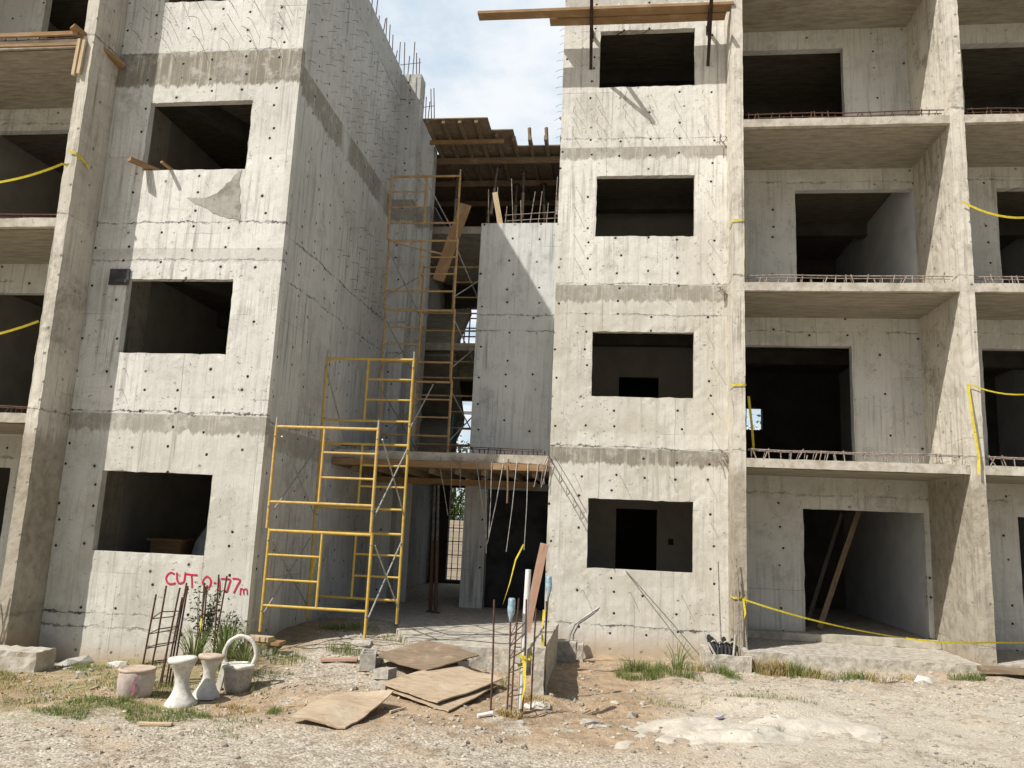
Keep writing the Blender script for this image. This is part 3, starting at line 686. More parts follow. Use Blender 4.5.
# ------------------------------------------------------------------ STAIR HALL between the blocks
sh = thing('stair_hall', (-2.7, 2, .1), 'open concrete stair hall with cantilevered slab between the two blocks', 'building')
MB().solid(-2.43, -.865, 1.2, 1.4, 2.85, 7.42, [], .12, .006, 'x', seed=21).build('stair_wall', M['conc_recess'], sh)
es = MB().solid(-4.585, -.865, .05, 3.2, 2.735, 2.88, [], .15, .012, 'x', freq=3, seed=22, thick_cells=True).build('floor_slab', M['slab'], sh)
rnd = random.Random(12)
b = MB()
for i in range(26):
    x = -3.3 + i * .094 + rnd.uniform(-.03, .03)
    b.tube([(x, .12, 2.85), (x + rnd.uniform(-.02, .02), .1, 2.94 + rnd.uniform(0, .05))], .010, 4)
for dz in (.07, .10): b.tube([(-4.5, .14, 2.88 + dz), (-3, .13, 2.9 + dz), (-1, .14, 2.88 + dz)], .007, 4)
b.build('rebar_stub', M['rebar'], es)
MB().solid(-4.58, -.87, -.04, .03, 2.615, 2.725, [], .2, .006, 'x').build('edge_board', M['wood_mid'], sh)
b = MB()
for x in (-4.2, -3.75, -3.3, -2.85, -2.4, -1.95, -1.5, -1.1): b.box(x - .05, x + .05, .06, 3.0, 2.52, 2.61)
b.build('joist', M['wood_dark'], sh)
MB().box(-4.58, -.87, .04, 3.0, 2.612, 2.73).build('shutter_board', M['wood_dark'], sh)
MB().box(-4.5, -1.2, 1.55, 1.63, 2.40, 2.515).build('bearer', M['wood_mid'], sh)
for i, (z0, y0, x1) in enumerate(((5.52, 4, -.9), (8.28, 4, -.9))):
    MB().solid(-4.58, x1, y0, 8, z0, z0 + .17, [], .4, .008, 'x').build('floor_slab', M['slab'], sh)
# stair flights seen in the dark
for k, (ya, za, yb, zb2) in enumerate(((3.3, 2.88, 5.6, 4.2), (5.6, 4.2, 4.1, 5.55), (4.1, 5.7, 5.8, 7.0))):
    MB().beam((-3.9, ya, za - .1), (-3.9, yb, zb2 - .1), 1.0, .16).build('stair_flight', M['soffit'], sh)
MB().solid(-4.79, -.66, 8.0, 8.2, -.3, 10.6, [(-4.12, -2.9, 6.45, 7.62), (-4.28, -3.2, 3.35, 5.0), (-4.14, -3.2, .2, 2.62)], 3, 0, 'x').build('rear_wall', M['plaster_shade'], sh)
for zs_, xa_, xb_, xv_, za_, zb_, r_ in (((6.78, 7.02, 7.3), -4.2, -2.8, (-3.98, -3.84), 6.45, 7.62, .02), ((3.75, 4.2, 4.62), -4.35, -3.1, (-4.05, -3.6), 3.35, 5.0, .018), ((.5, .85, 1.2, 1.55, 1.9), -4.2, -3.2, (-3.98, -3.82), .2, 2.6, .012)):
    b = MB()
    for z in zs_: b.tube([(xa_, 7.95, z), (xb_, 7.95, z)], r_, 5)
    for x in xv_: b.tube([(x, 7.95, za_), (x, 7.95, zb_)], r_, 5)
    b.build('window_bars', M['rebar'], sh)
MB().solid(-2.66, -2.22, 2.2, 2.6, .12, 2.6, [], .15, .006, 'x', seed=24, thick_cells=True).build('pillar', M['conc_recess'], sh)
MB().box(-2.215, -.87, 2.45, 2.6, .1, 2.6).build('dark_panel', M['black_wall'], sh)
MB().box(-2.35, -1.0, 2.15, 2.44, 2.38, 2.51).build('lintel', M['plaster'], sh)
MB().box(-2.5, -2.3, 2.65, 8, .1, 2.7).build('passage_wall', M['plaster_shade'], sh)
# wires and hooked bars that hang from the slab edge
HR = [[(-2.7, 2.63), (-2.51, 1.83)], [(-2.5, 2.63), (-2.48, 2.19)], [(-2.36, 2.72), (-2.33, 2.2)], [(-2.07, 2.67), (-1.86, 1.5)], [(-1.93, 2.65), (-1.84, 1.25)], [(-1.82, 2.68), (-1.81, 1.5)], [(-1.63, 2.66), (-1.83, 1.4)], [(-1.55, 2.64), (-1.53, 2.07)], [(-1.4, 2.7), (-1.51, 1.29)], [(-1.21, 2.75), (-1.22, 1.33)], [(-1.04, 2.73), (-1.1, 2.35)], [(-0.89, 2.74), (-0.98, 2.35)]]
for i, (a, c) in enumerate(HR):
    y = -.05
    MB().tube([(a[0], .02, 2.80), (a[0], y, a[1] + .02), ((a[0] + c[0]) / 2 + .01, y, (a[1] + c[1]) / 2), (c[0], y, c[1])], .0075 if i != 7 else .016, 5).build('hanging_rod', M['wood_dark'] if i == 7 else (M['galv'] if i > 2 else M['rebar_grey']), sh)

# terrace slab in front of the hall
tp = [(-3.15, 8.0), (-3.15, -.2), (-2.95, -1.2), (-2.45, -2.35), (-1.9, -2.45), (-1.3, -2.4), (-.88, -2.45), (-.88, 8.0)]
b = MB(); n = len(tp)
tpd = [(x + noise.noise(Vector((x * 4, y * 4, 0))) * .03, y + noise.noise(Vector((x * 4, y * 4, 5))) * .03) for x, y in dens(tp, .12)]
n = len(tpd)
b.add([(x, y, .135) for x, y in tpd], [tuple(reversed(range(n)))])
b.add([(x, y, .135) for x, y in tpd] + [(x, y - .03, -.6) for x, y in tpd], [(i, (i + 1) % n, (i + 1) % n + n, i + n) for i in range(n)])
for pts in ([(-2.6, -.9), (-2.1, -1.5), (-1.7, -1.3), (-1.2, -1.0)], [(-2.3, -2.1), (-1.8, -1.9), (-1.3, -2.0), (-.95, -1.9)]):
    b.cur = 1; b.tube([(x, y, .137) for x, y in pts], .008, 4)
b.build('terrace', [M['rough'], M['plate']], kind='structure')
b = MB().box(-4.585, -3.16, .0, 8, -.4, .11); b.build('hall_floor', M['rough'], kind='structure')

# low kerb wall and broken stub beside the terrace
MB().solid(-.72, -.57, -3.45, -.95, -.7, .33, [], .10, .02, 'y', freq=4, seed=41, thick_cells=True).build('kerb_wall', M['rough'], loc=(-.65, -2.2, -.25), label='low rough concrete kerb wall running back between rebar cage and right block', cat='kerb wall')
b = MB().solid(-.60, -.30, -.95, -.62, -.7, .06, [], .08, .014, 'x', freq=5, seed=42, thick_cells=True); b.solid(-.27, -.20, -.95, -.62, -.7, .03, [], .08, .014, 'x', freq=5, seed=43, thick_cells=True)
b.build('concrete_stub', M['rough'], loc=(-.4, -.8, -.2), label='broken concrete footing stub with bent pipe rising from it', cat='footing')
b = MB().tube([(-.42, -.78, -.02), (-.41, -.76, .14), (-.34, -.75, .30), (-.15, -.75, .44), (.03, -.75, .57)], .018, 7); b.tube([(-.36, -.72, .02), (-.35, -.72, .15), (-.27, -.71, .31), (-.08, -.71, .45), (.01, -.71, .53)], .012, 6)
b.build('bent_pipe', M['galv'], loc=(-.42, -.78, 0), label='bent grey conduit pipe leaning out of the broken footing', cat='pipe')
b = MB().beam((-.62, -.98, .02), (-.74, -.55, .78), .10, .05); b.build('stone_slab', M['rough'], loc=(-.7, -.8, .05), label='grey concrete offcut standing against the corner of the right block', cat='offcut')

# cable trough by the first fin
tr = thing('cable_trough', (1.8, -.95, -.15), 'broken concrete box at foot of the right block with black hoses inside', 'trough')
b = MB(); b.solid(1.52, 1.60, -1.35, -.55, -.5, .10, [], .08, .018, 'y', freq=5, seed=51, thick_cells=True); b.solid(1.60, 2.14, -1.35, -1.27, -.5, .07, [], .08, .018, 'x', freq=5, seed=52, thick_cells=True); b.solid(2.05, 2.14, -1.27, -.55, -.5, .12, [], .08, .018, 'y', freq=5, seed=53, thick_cells=True)
b.box(1.6, 2.05, -1.27, -.55, -.4, -.2)
b.build('wall', M['rough'], tr)
b = MB(); rnd = random.Random(9)
for i in range(7):
    x = 1.62 + i * .055
    b.tube([(x, -1.0, -.15), (x + .02, -.85, .10), (x + rnd.uniform(-.06, .06), -.72, .20 + rnd.uniform(-.03, .05)), (x + .05, -.55, .1)], .03, 8)
b.build('hose', M['black_pipe'], tr)
b = MB()
for (p, q) in (((1.65, -1.15, -.1), (1.52, -1.0, .35)), ((1.9, -1.2, -.1), (1.97, -1.0, .32)), ((1.72, -1.2, -.05), (1.58, -1.1, .2))): b.tube([p, q], .017, 6)
for i in range(4): b.tube([(1.66 + i * .09, -.80, .17), (1.69 + i * .09, -.84, .2), (1.72 + i * .09, -.8, .17)], .014, 5)
b.build('conduit', M['block'], tr)

# ------------------------------------------------------------------ WOOD: top formwork deck, planks, brackets
fd = thing('formwork_deck', (-2.5, 3, 9.85), 'ragged timber formwork deck propped high above the stair hall', 'formwork')
zD = 9.85
for (x0, x1, y0) in ((-3.84, -2.52, 1.6), (-2.50, -2.06, 2.12), (-2.04, -.90, 2.85), (-4.58, -3.86, 3.2)):
    MB().box(x0, x1 + (.03 if x1 < -1 else 0), y0, 7.9, zD + .004 * x0, zD + .02 + .004 * x0).build('plywood_sheet', M['ply_brown'], fd)
for i in range(9):
    x = -3.75 + i * .34; y0 = 1.62 if x < -2.5 else (2.2 if x < -2.05 else 2.4)
    MB().box(x - .035, x + .035, y0, 6.6, zD - .10, zD - .002).build('joist', M['wood_dark'], fd)
for (y, x0, x1) in ((2.35, -3.85, -2.25), (3.2, -3.85, -.9), (4.4, -3.85, -.9), (5.6, -3.85, -.9)):
    MB().box(x0 - (.7 if y > 3.1 else 0), x1, y - .03, y + .03, zD - (.19 if y < 3 else .24), zD - .105).build('bearer', M['wood_mid'] if y < 3 else M['wood_dark'], fd)
for x in (-1.75, -1.38, -1.02):
    MB().beam((x, 2.9, zD + .0), (x - .03, 2.86, zD + .42), .06, .05).build('upright', M['wood_dark'], fd)
MB().beam((-1.1, 2.7, zD + .55), (-.86, 2.6, zD + .32), .07, .05).build('upright', M['wood_mid'], fd)

PL = {}
def shoring_post(x, y, z0, z1, label, dx=0.0, mat='rebar'):
    t = thing('shoring_post', (x, y, z0), label, 'prop', 'steel props holding up formwork')
    MB().tube([(x, y, z0 + .012), (x + dx * .55, y, z0 + (z1 - z0) * .55)], .034, 8).build('outer_tube', M[mat], t)
    MB().tube([(x + dx * .5, y, z0 + (z1 - z0) * .5), (x + dx, y, z1 - .012)], .026, 8).build('inner_tube', M['wire'], t)
    MB().box(x - .07, x + .07, y - .07, y + .07, z0, z0 + .012).build('base_plate', M['rebar'], t)
    MB().box(x + dx - .07, x + dx + .07, y - .07, y + .07, z1 - .012, z1).build('head_plate', M['rebar'], t)
    return t
shoring_post(-2.98, 1.15, .14, 2.40, 'slanting rusty steel prop under the entrance slab, foot further left', -.05)
shoring_post(-2.86, 1.05, .14, 2.40, 'upright rusty steel prop under the entrance slab, right of the slanting one', -.08)
for (x, y, dx, lb2) in ((-3.55, 3.9, 0, 'thin prop under the top deck nearest the left block column'), (-2.62, 3.35, .1, 'steel prop under the top deck left of the pale timber stub'), (-2.2, 4.3, 0, 'dark steel prop under the top deck behind the pale timber stub'),
                        (-1.95, 3.6, 0, 'slim prop under the top deck just right of the pale timber'), (-1.5, 4.3, -.06, 'slim dark prop in the middle of the open top storey'), (-1.15, 3.4, .05, 'prop under the top deck close against the right block'), (-2.9, 4.6, 0, 'prop under the top deck behind the tall scaffold')):
    shoring_post(x, y, 8.45, 9.74 - .13, lb2, dx, 'rebar_grey')
b = MB(); rnd = random.Random(3)
for i in range(9):
    x = -2.3 + i * .16
    b.tube([(x, 1.28, 7.4), (x + rnd.uniform(-.08, .08), 1.3, 7.4 + rnd.uniform(.35, 1.1))], .008, 4)
for z in (7.5, 7.62): b.tube([(-2.0, 1.3, z), (-1.4, 1.28, z + .03), (-.95, 1.3, z + .06)], .008, 4)
b.build('starter_bar', M['rebar_grey'], sh)

def plank(name, p, q, w, t, mat, label, cat='plank', up=(0, 0, 1), group=None):
    p, q = Vector(p), Vector(q); d = (q - p); L = d.length
    # local mesh lies along x so the grain follows the board
    b = MB(); n = 8; vs = []
    rnd = random.Random(hash(label) % 1000 if False else len(label) * 7)
    bow = rnd.uniform(-.006, .006) * L
    for i in range(n + 1):
        s = i / n; bz = bow * 4 * s * (1 - s)
        for (yy, zz) in ((-w / 2, -t / 2), (w / 2, -t / 2), (w / 2, t / 2), (-w / 2, t / 2)):
            vs.append((L * (s - .5), yy + noise.noise(Vector((s * 3, yy * 9, len(label)))) * .004, zz + bz))
    fs = [(i * 4 + k, i * 4 + (k + 1) % 4, i * 4 + 4 + (k + 1) % 4, i * 4 + 4 + k) for i in range(n) for k in range(4)] + [(3, 2, 1, 0), (n * 4, n * 4 + 1, n * 4 + 2, n * 4 + 3)]
    b.add(vs, fs)
    o = b.build(name, M[mat], loc=(0, 0, 0), label=label, cat=cat, group=group)
    d.normalize(); side = Vector(up).cross(d)
    if side.length < 1e-3: side = Vector((0, 1, 0))
    side.normalize(); u2 = d.cross(side)
    mtx = Matrix((d, side, u2)).transposed().to_4x4(); mtx.translation = (p + q) / 2
    o.matrix_world = mtx
    return o
plank('plank', (-2.36, -.55, 10.625), (2.06, -.55, 10.615), .21, .05, 'wood_mid', 'long brown plank sticking out past the top-left corner of right block')
plank('plank', (-1.10, -.32, 10.62), (1.96, -.32, 10.61), .20, .05, 'wood_mid', 'shorter brown plank lying against the top window of the right block')
plank('plank', (-1.0, -.42, 10.675), (1.98, -.42, 10.665), .20, .035, 'wood_pale', 'pale plank lying on top of the two brown planks of the hanging platform')
for (x, dx, lab) in ((-.36, .02, 'black steel bracket hanging left of the top window under the planks'), (1.70, -.05, 'black steel bracket hanging right of the top window under the planks')):
    t = thing('hanging_bracket', (x, -.4, 9.3), lab, 'bracket', 'brackets that carry the top planks')
    MB().beam((x, -.004, 10.545), (x + dx, -1.08, 10.575), .055, .05).build('arm', M['steel_dark'], t)
    MB().beam((x, -.004, 9.86), (x + dx, -1.0, 10.54), .055, .04).build('brace', M['steel_dark'], t)
    MB().box(x - .035, x + .035, -.03, -.002, 10.46, 10.62).build('wall_plate', M['steel_dark'], t)
plank('plank', (-3.16, .98, 6.2), (-2.72, 1.0, 7.72), .22, .045, 'wood_mid', 'brown plank leaning upright inside the tall back scaffold', up=(0, 1, 0))
plank('timber', (-2.07, 1.26, 7.43), (-2.20, 1.22, 8.05), .10, .06, 'wood_pale', 'short pale timber standing on top of the stair wall', 'timber', up=(0, 1, 0))
plank('plank', (-.92, -2.2, .34), (-.705, -2.35, 1.50), .11, .04, 'wood_pink', 'pinkish board leaning beside the white pipe at the terrace edge', up=(0, 1, 0))
plank('plank', (3.75, 1.55, .2), (4.70, 2.3, 2.3), .09, .04, 'wood_dark', 'long timber leaning inside the ground floor doorway of the right block', up=(0, 1, 0))
plank('plank', (3.62, 1.9, .2), (4.50, 2.75, 2.2), .07, .03, 'plaster_shade', 'dark timber leaning just behind the longer one in the ground floor doorway', up=(0, 1, 0))
plank('plank', (-6.98, -2.98, 6.79), (-6.70, -2.5, 6.77), .10, .05, 'wood_mid', 'short brown board end poking over the sill of the third-storey left window', up=(0, 0, 1))
plank('stick', (-6.50, -2.93, 6.765), (-6.46, -2.45, 6.755), .045, .03, 'wood_mid', 'thin stick lying across the third-storey left window sill', 'stick', up=(0, 0, 1))
plank('plank', (-7.83, -3.46, 8.66), (-7.42, -2.78, 8.42), .13, .05, 'wood_mid', 'short plank nailed slantwise over the fin at the top left', up=(0, 0, 1))
plank('plank', (-11, -3.38, 8.60), (-7.78, -3.38, 8.60), .04, .06, 'wood_mid', 'upper pale batten along the edge of the top left balcony')
plank('plank', (-11, -3.38, 8.44), (-7.76, -3.38, 8.42), .04, .04, 'wood_mid', 'lower pale batten along the edge of the top left balcony')
plank('batten', (-7.74, -3.38, 8.5), (-7.76, -3.38, 7.92), .045, .04, 'wood_pale', 'upright batten, left of the pair on the fin by the top left balcony', 'batten', up=(0, 1, 0))
plank('batten', (-7.66, -3.38, 8.48), (-7.68, -3.38, 7.94), .045, .04, 'wood_pale', 'upright batten, right of the pair on the fin by the top left balcony', 'batten', up=(0, 1, 0))
b = MB().box(-11.05, -7.76, -3.3, -1.75, 8.36, 8.385); b.build('plywood_soffit', M['soffit'], loc=(-9.4, -2.5, 8.37), label='stained brown plywood shutter still under the top left balcony slab', cat='formwork')
plank('plank', (5.22, -1.02, .06), (7.0, -1.40, .10), .26, .06, 'ply_brown', 'weathered board lying at the foot of the right-hand fin')

# ------------------------------------------------------------------ SCAFFOLDS
def scaffold_frame(parent, x0, x1, y, z0, z1, ladder, mat, r=.0205, pin=True):
    """two posts, a head bar, a low bar and a half-width ladder with its own post"""
    b = MB(); m = M[mat]; h = z1 - z0
    for x in (x0, x1):
        b.tube([(x, y, z0), (x, y, z1)], r, 9)
    b.tube([(x0, y, z1 - .03), (x1, y, z1 - .03)], r, 9)
    zl = z0 + h * .25
    b.tube([(x0, y, zl), (x1, y, zl)], r * .9, 9)
    xm = x0 + (x1 - x0) * (.52 if ladder == 'l' else .48)
    b.tube([(xm, y, zl), (xm, y, z1 - .03)], r * .85, 9)
    xa, xb = (x0, xm) if ladder == 'l' else (xm, x1)
    for f in (.50, .74): b.tube([(xa, y, z0 + h * f), (xb, y, z0 + h * f)], r * .75, 8)
    fr = b.build('scaffold_frame', m, parent)
    if pin:
        for x in (x0, x1): MB().tube([(x, y, z1), (x, y, z1 + .10)], r * .7, 7).build('coupling_pin', M['galv'], fr)
    for x in (x0, x1):
        for zz in (z0 + h * .2, z0 + h * .88): MB().tube([(x, y - .01, zz), (x + .01, y - .055, zz + .015)], .012, 6).build('brace_lock', M['galv'], fr)
def brace(parent, p, q):
    MB().tube([p, q], .0125, 6).build('cross_brace', M['galv'], parent)

sc = thing('scaffold_tower', (-3.65, -2, 0), 'front yellow tubular scaffold tower stepping up beside the left block', 'scaffold')
yF, yB = -2.78, -1.30
zl = [.21, 1.55, 2.95]; zbk = [.22, 1.54, 2.88, 4.22]
scaffold_frame(sc, -4.37, -2.95, yF, zl[0], zl[1], 'l', 'scaf_yellow', pin=False)
scaffold_frame(sc, -4.41, -2.97, yF, zl[1], zl[2], 'r', 'scaf_orange')
scaffold_frame(sc, -4.31, -2.93, yB, zbk[0], zbk[1], 'r', 'scaf_yellow', pin=False)
scaffold_frame(sc, -4.32, -2.93, yB, zbk[1], zbk[2], 'r', 'scaf_yellow', pin=False)
scaffold_frame(sc, -4.33, -2.93, yB, zbk[2], zbk[3], 'r', 'scaf_yellow')
for lv in range(2):
    for x in (-4.36, -2.94):
        a, c = zl[lv] + .22, zl[lv + 1] - .16
        brace(sc, (x, yF + .02, a), (x, yB - .02, c)); brace(sc, (x + .03, yF + .02, c), (x + .03, yB - .02, a))
brace(sc, (-4.33, yB, 4.0), (-4.33, -.1, 2.95)); brace(sc, (-2.93, yB, 3.1), (-2.93, .1, 4.05)); 

sc2 = thing('scaffold_tower', (-3.55, 1.5, 2.9), 'tall weathered scaffold tower standing on the slab in the stair recess', 'scaffold')
zt = [2.89, 4.24, 5.58, 6.93, 8.22]
for i in range(4):
    x0 = -4.03 - .035 * i; x1 = -2.74 - .022 * i
    scaffold_frame(sc2, x0, x1, .75, zt[i], zt[i + 1], 'lrlr'[3 - i] if i != 2 else 'r', 'scaf_old', .021, i == 3)
    scaffold_frame(sc2, x0 + .30, x1 + .35, 2.3, zt[i], zt[i + 1], 'r', 'scaf_old', .019, False) if i < 3 else None
    if i < 3:
        a, c = zt[i] + .25, zt[i + 1] - .2
        for (xa, xb) in ((x0, x0 + .3), (x1, x1 + .35)):
            brace(sc2, (xa, .77, a), (xb, 2.28, c)); brace(sc2, (xa, .77, c), (xb, 2.28, a))
brace(sc2, (-3.6, .77, 8.35), (-3.0, 1.9, 7.3))
MB().beam((-4.1, 1.1, 7.0), (-2.9, 1.1, 6.7), .05, .03).build('tie_batten', M['wood_pale'], sc2)
# green board leaning behind the tall tower
b = MB().beam((-3.1, 2.9, 2.9), (-3.1, 3.05, 3.9), .42, .03, (1, 0, 0)); b.build('green_sheet', simple('green netting', (.10, .17, .14), (.16, .23, .2), 7, 4), loc=(-3.1, 2.95, 2.9), label='dull green sheet standing on the first slab behind scaffold', cat='sheet')

# packing under the scaffold feet
def hollow_block(name, c, rz, label, tilt=0.0):
    cx, cy, cz = c; L, W2, Hh = .40, .19, .20
    b = MB()
    for (x0, x1, y0, y1) in ((-.2, .2, -.095, -.065), (-.2, .2, .065, .095), (-.2, -.165, -.065, .065), (.165, .2, -.065, .065), (-.018, .018, -.065, .065)):
        b.box(x0, x1, y0, y1, 0, .2)
    o = b.build(name, M['block'], loc=(0, 0, 0), label=label, cat='block')
    o.rotation_euler = (tilt, 0, rz); o.location = c
    return o
hb = hollow_block('hollow_block', (-2.80, -3.05, gr(-2.8, -3.05) - .02), R(104), 'grey hollow concrete block standing below the front right scaffold foot')
MB().rock((-2.97, -2.80, .14), .13, 4, .4).build('stone', M['block'], loc=(-2.98, -2.8, .06), label='flat pale stone under the front right foot of the yellow scaffold', cat='stone')
rnd = random.Random(21)
zc = gr(-4.3, -2.8) - .04; k = 0
labs = ['bottom concrete brick of the packing stack under left scaffold foot', 'brown plank of the packing stack under left scaffold foot', 'dark board laid askew in the packing stack under left scaffold foot', 'topmost pale block of the packing stack under left scaffold foot']
for i, (w, d2, h2, mt) in enumerate(((.42, .26, .11, 'block'), (.50, .20, .045, 'wood_dark'), (.46, .22, .04, 'wood_mid'), (.34, .16, .055, 'wood_pale'))):
    b = MB().obox((0, 0, h2 / 2), (w / 2, 0, 0), (0, d2 / 2, 0), (0, 0, h2 / 2))
    o = b.build('packing_block' if i in (0, 3) else 'packing_board', M[mt], loc=(0, 0, 0), label=labs[i], cat='packing')
    o.location = (-4.30 + rnd.uniform(-.05, .08), -2.86 + rnd.uniform(-.04, .04), zc); o.rotation_euler.z = rnd.uniform(-.4, .4); zc += h2 + .002
# ------------------------------------------------------------------ PLYWOOD on the ground
def sheet(name, corners, mat, label, sag=.05, lift=(0, 0, 0, 0), t=.014, seed=0):
    """warped sheet over four ground corners, corner order front-left, front-right, back-right, back-left"""
    b = MB(); n = 14
    P = [Vector((x, y, gr(x, y) + .02 + l)) for (x, y), l in zip(corners, lift)]
    def pt(u, v):
        p = (P[0] * (1 - u) + P[1] * u) * (1 - v) + (P[3] * (1 - u) + P[2] * u) * v
        e = .012 * noise.noise(Vector((u * 9, v * 9, seed)))
        p.z += sag * math.sin(u * 3.0 + seed) * math.sin(v * 2.6 + seed * .7) + .015 * noise.noise(Vector((u * 3, v * 3, seed)))
        p.x += e; p.y += e
        p.z = max(p.z, gr(p.x, p.y) + .012)
        return p
    top = [pt(i / n, j / n) for j in range(n + 1) for i in range(n + 1)]; N1 = n + 1
    vs = [p + Vector((0, 0, t)) for p in top] + top; o2 = N1 * N1
    fs = [(j * N1 + i, j * N1 + i + 1, (j + 1) * N1 + i + 1, (j + 1) * N1 + i) for j in range(n) for i in range(n)]
    fs += [tuple(reversed([q + o2 for q in f])) for f in fs]
    ring = [i for i in range(N1)] + [j * N1 + n for j in range(1, N1)] + [n * N1 + i for i in range(n - 1, -1, -1)] + [j * N1 for j in range(n - 1, 0, -1)]
    fs += [(ring[i], ring[i] + o2, ring[(i + 1) % len(ring)] + o2, ring[(i + 1) % len(ring)]) for i in range(len(ring))]
    b.add(vs, fs)
    c = sum(P, Vector()) / 4
    return b.build(name, M[mat], loc=tuple(c), label=label, cat='plywood')
sheet('plywood_sheet', [(-2.72, -5.70), (-2.20, -5.66), (-1.98, -4.85), (-2.62, -4.70)], 'ply', 'warped plywood offcut nearest the road, edge curling up', .05, (0, 0, .13, .06), seed=1)
sheet('plywood_sheet', [(-2.20, -4.30), (-1.42, -4.78), (-1.10, -3.48), (-1.82, -3.05)], 'ply', 'lower plywood sheet of the flat pair in front of terrace', .01, (0.03, .0, .03, .04), seed=2)
sheet('plywood_sheet', [(-2.30, -4.24), (-1.56, -4.66), (-1.05, -3.42), (-1.78, -2.9)], 'ply', 'pale upper plywood sheet of the flat pair in front of terrace', .02, (.06, .05, .10, .10), seed=5)
sheet('plywood_sheet', [(-2.72, -3.05), (-1.95, -3.50), (-1.45, -2.75), (-2.22, -2.42)], 'ply_brown', 'dark brown plywood sheet tilted over rubble against the terrace', .02, (.10, .16, .22, .16), seed=3)
plank('board', (-3.42, -3.02, gr(-3.4, -3.0) + .02), (-2.98, -2.93, gr(-3, -2.9) + .03), .14, .03, 'wood_pink', 'small reddish board lying on gravel beside the hollow block', 'board')
b = MB().obox((-2.42, -3.62, gr(-2.42, -3.6) + .08), (.10, -.04, .01), (.03, .08, 0), (0, 0, .055)); b.build('concrete_brick', M['block'], loc=(-2.42, -3.62, -.1), label='pale concrete brick propping the edge of the brown plywood', cat='brick')
b = MB().obox((-2.34, -3.95, gr(-2.34, -3.95) + .035), (.10, -.05, .01), (.04, .08, 0), (0, 0, .04)); b.build('concrete_brick', M['block'], loc=(-2.34, -3.95, -.12), label='low broken brick lying between the two plywood piles', cat='brick')
b = MB().obox((-1.66, -2.86, -.05), (.06, .05, 0), (-.05, .09, 0), (0, 0, .09)); b.build('concrete_brick', M['block'], loc=(-1.66, -2.86, -.1), label='weathered block under the right end of the brown plywood', cat='brick')

# ------------------------------------------------------------------ POT, STOOLS, BASKET, REBAR
def stool(c, label, top_mat, sc_=1.0, tilt=(0, 0), seed=0):
    t = thing('stool', c, label, 'stool', 'hourglass cement stools')
    prof = [(.165, 0), (.168, .02), (.15, .05), (.115, .10), (.085, .16), (.070, .23), (.072, .29), (.092, .36), (.12, .41), (.135, .44)]
    MB().lathe(c, [(r * sc_, z * sc_) for r, z in prof], 28, .10, seed).build('pedestal', M['white_conc'], t)
    prof = [(.132, .438), (.150, .45), (.158, .475), (.150, .492), (.10, .496), (.02, .49)]
    MB().lathe(c, [(r * sc_, z * sc_) for r, z in prof], 28, .10, seed + 3).build('seat', M[top_mat], t)
    t.rotation_euler = (tilt[0], tilt[1], 0)
    return t
stool((-4.14, -5.05, gr(-4.14, -5.05) - .01), 'white hourglass cement stool, nearer and left of the pair', 'white_conc', .95, (R(2), R(-3)), 1)
stool((-4.05, -4.72, gr(-4.05, -4.72) - .01), 'white hourglass cement stool with ochre stained top, right of the pair', 'pot_rim', .88, (R(-2), R(2)), 5)
c = (-4.70, -4.98, gr(-4.70, -4.98) - .02)
pt_ = thing('cement_pot', c, 'round grey cement pot with pink paint splash beside stools', 'pot')
MB().lathe(c, [(.15, 0), (.17, .05), (.18, .18), (.175, .27), (.16, .29), (.14, .28), (.13, .24), (.02, .23)], 28, .09, 9).build('pot_body', M['pot'], pt_)
MB().lathe(c, [(.172, .268), (.186, .28), (.182, .298), (.158, .302), (.15, .29)], 28, .10, 10).build('rim', M['pot_rim'], pt_)
b = MB(); rnd = random.Random(4)
for i in range(5):
    an = R(-62) + rnd.uniform(-.09, .09); z = .08 + rnd.random() * .17; rr = .186
    q = Vector(c) + Vector((math.cos(an) * rr, math.sin(an) * rr, z)); tx = Vector((-math.sin(an), math.cos(an), 0)) * rnd.uniform(.012, .028); tz = Vector((0, 0, rnd.uniform(.02, .05)))
    b.add([q - tx - tz, q + tx - tz * .6, q + tx * .7 + tz, q - tx * .5 + tz * .8], [(0, 1, 2, 3)])
b.build('paint_splash', M['pink'], pt_)
c = (-3.86, -4.40, gr(-3.86, -4.40) - .01)
bk = thing('basket_planter', c, 'grey cement basket planter with tall white ring handle', 'planter')
MB().lathe(c, [(.13, 0), (.145, .06), (.155, .16), (.165, .25), (.15, .27), (.135, .25), (.12, .18), (.02, .17)], 26, .09, 15).build('basket_body', M['block'], bk)
ring = [Vector(c) + Vector((.165 * math.cos(a), .04 * math.cos(a), .385 + .19 * math.sin(a))) for a in [R(-60 + i * 300 / 30) if False else R(-70 + i * 320 / 30) for i in range(31)]]
MB().tube(ring, [.023 + .003 * math.sin(i * 1.7) for i in range(31)], 10).build('ring_handle', M['white_conc'], bk)
MB().lathe((c[0], c[1], c[2]), [(.150, .235), (.175, .25), (.175, .275), (.15, .285), (.14, .27)], 26, .15, 17).build('rim', M['white_conc'], bk)
MB().beam((c[0] - .20, c[1] - .03, c[2]), (c[0] - .14, c[1] - .05, c[2] + .30), .06, .04, (0, 1, 0)).build('side_strap', M['white_conc'], bk)

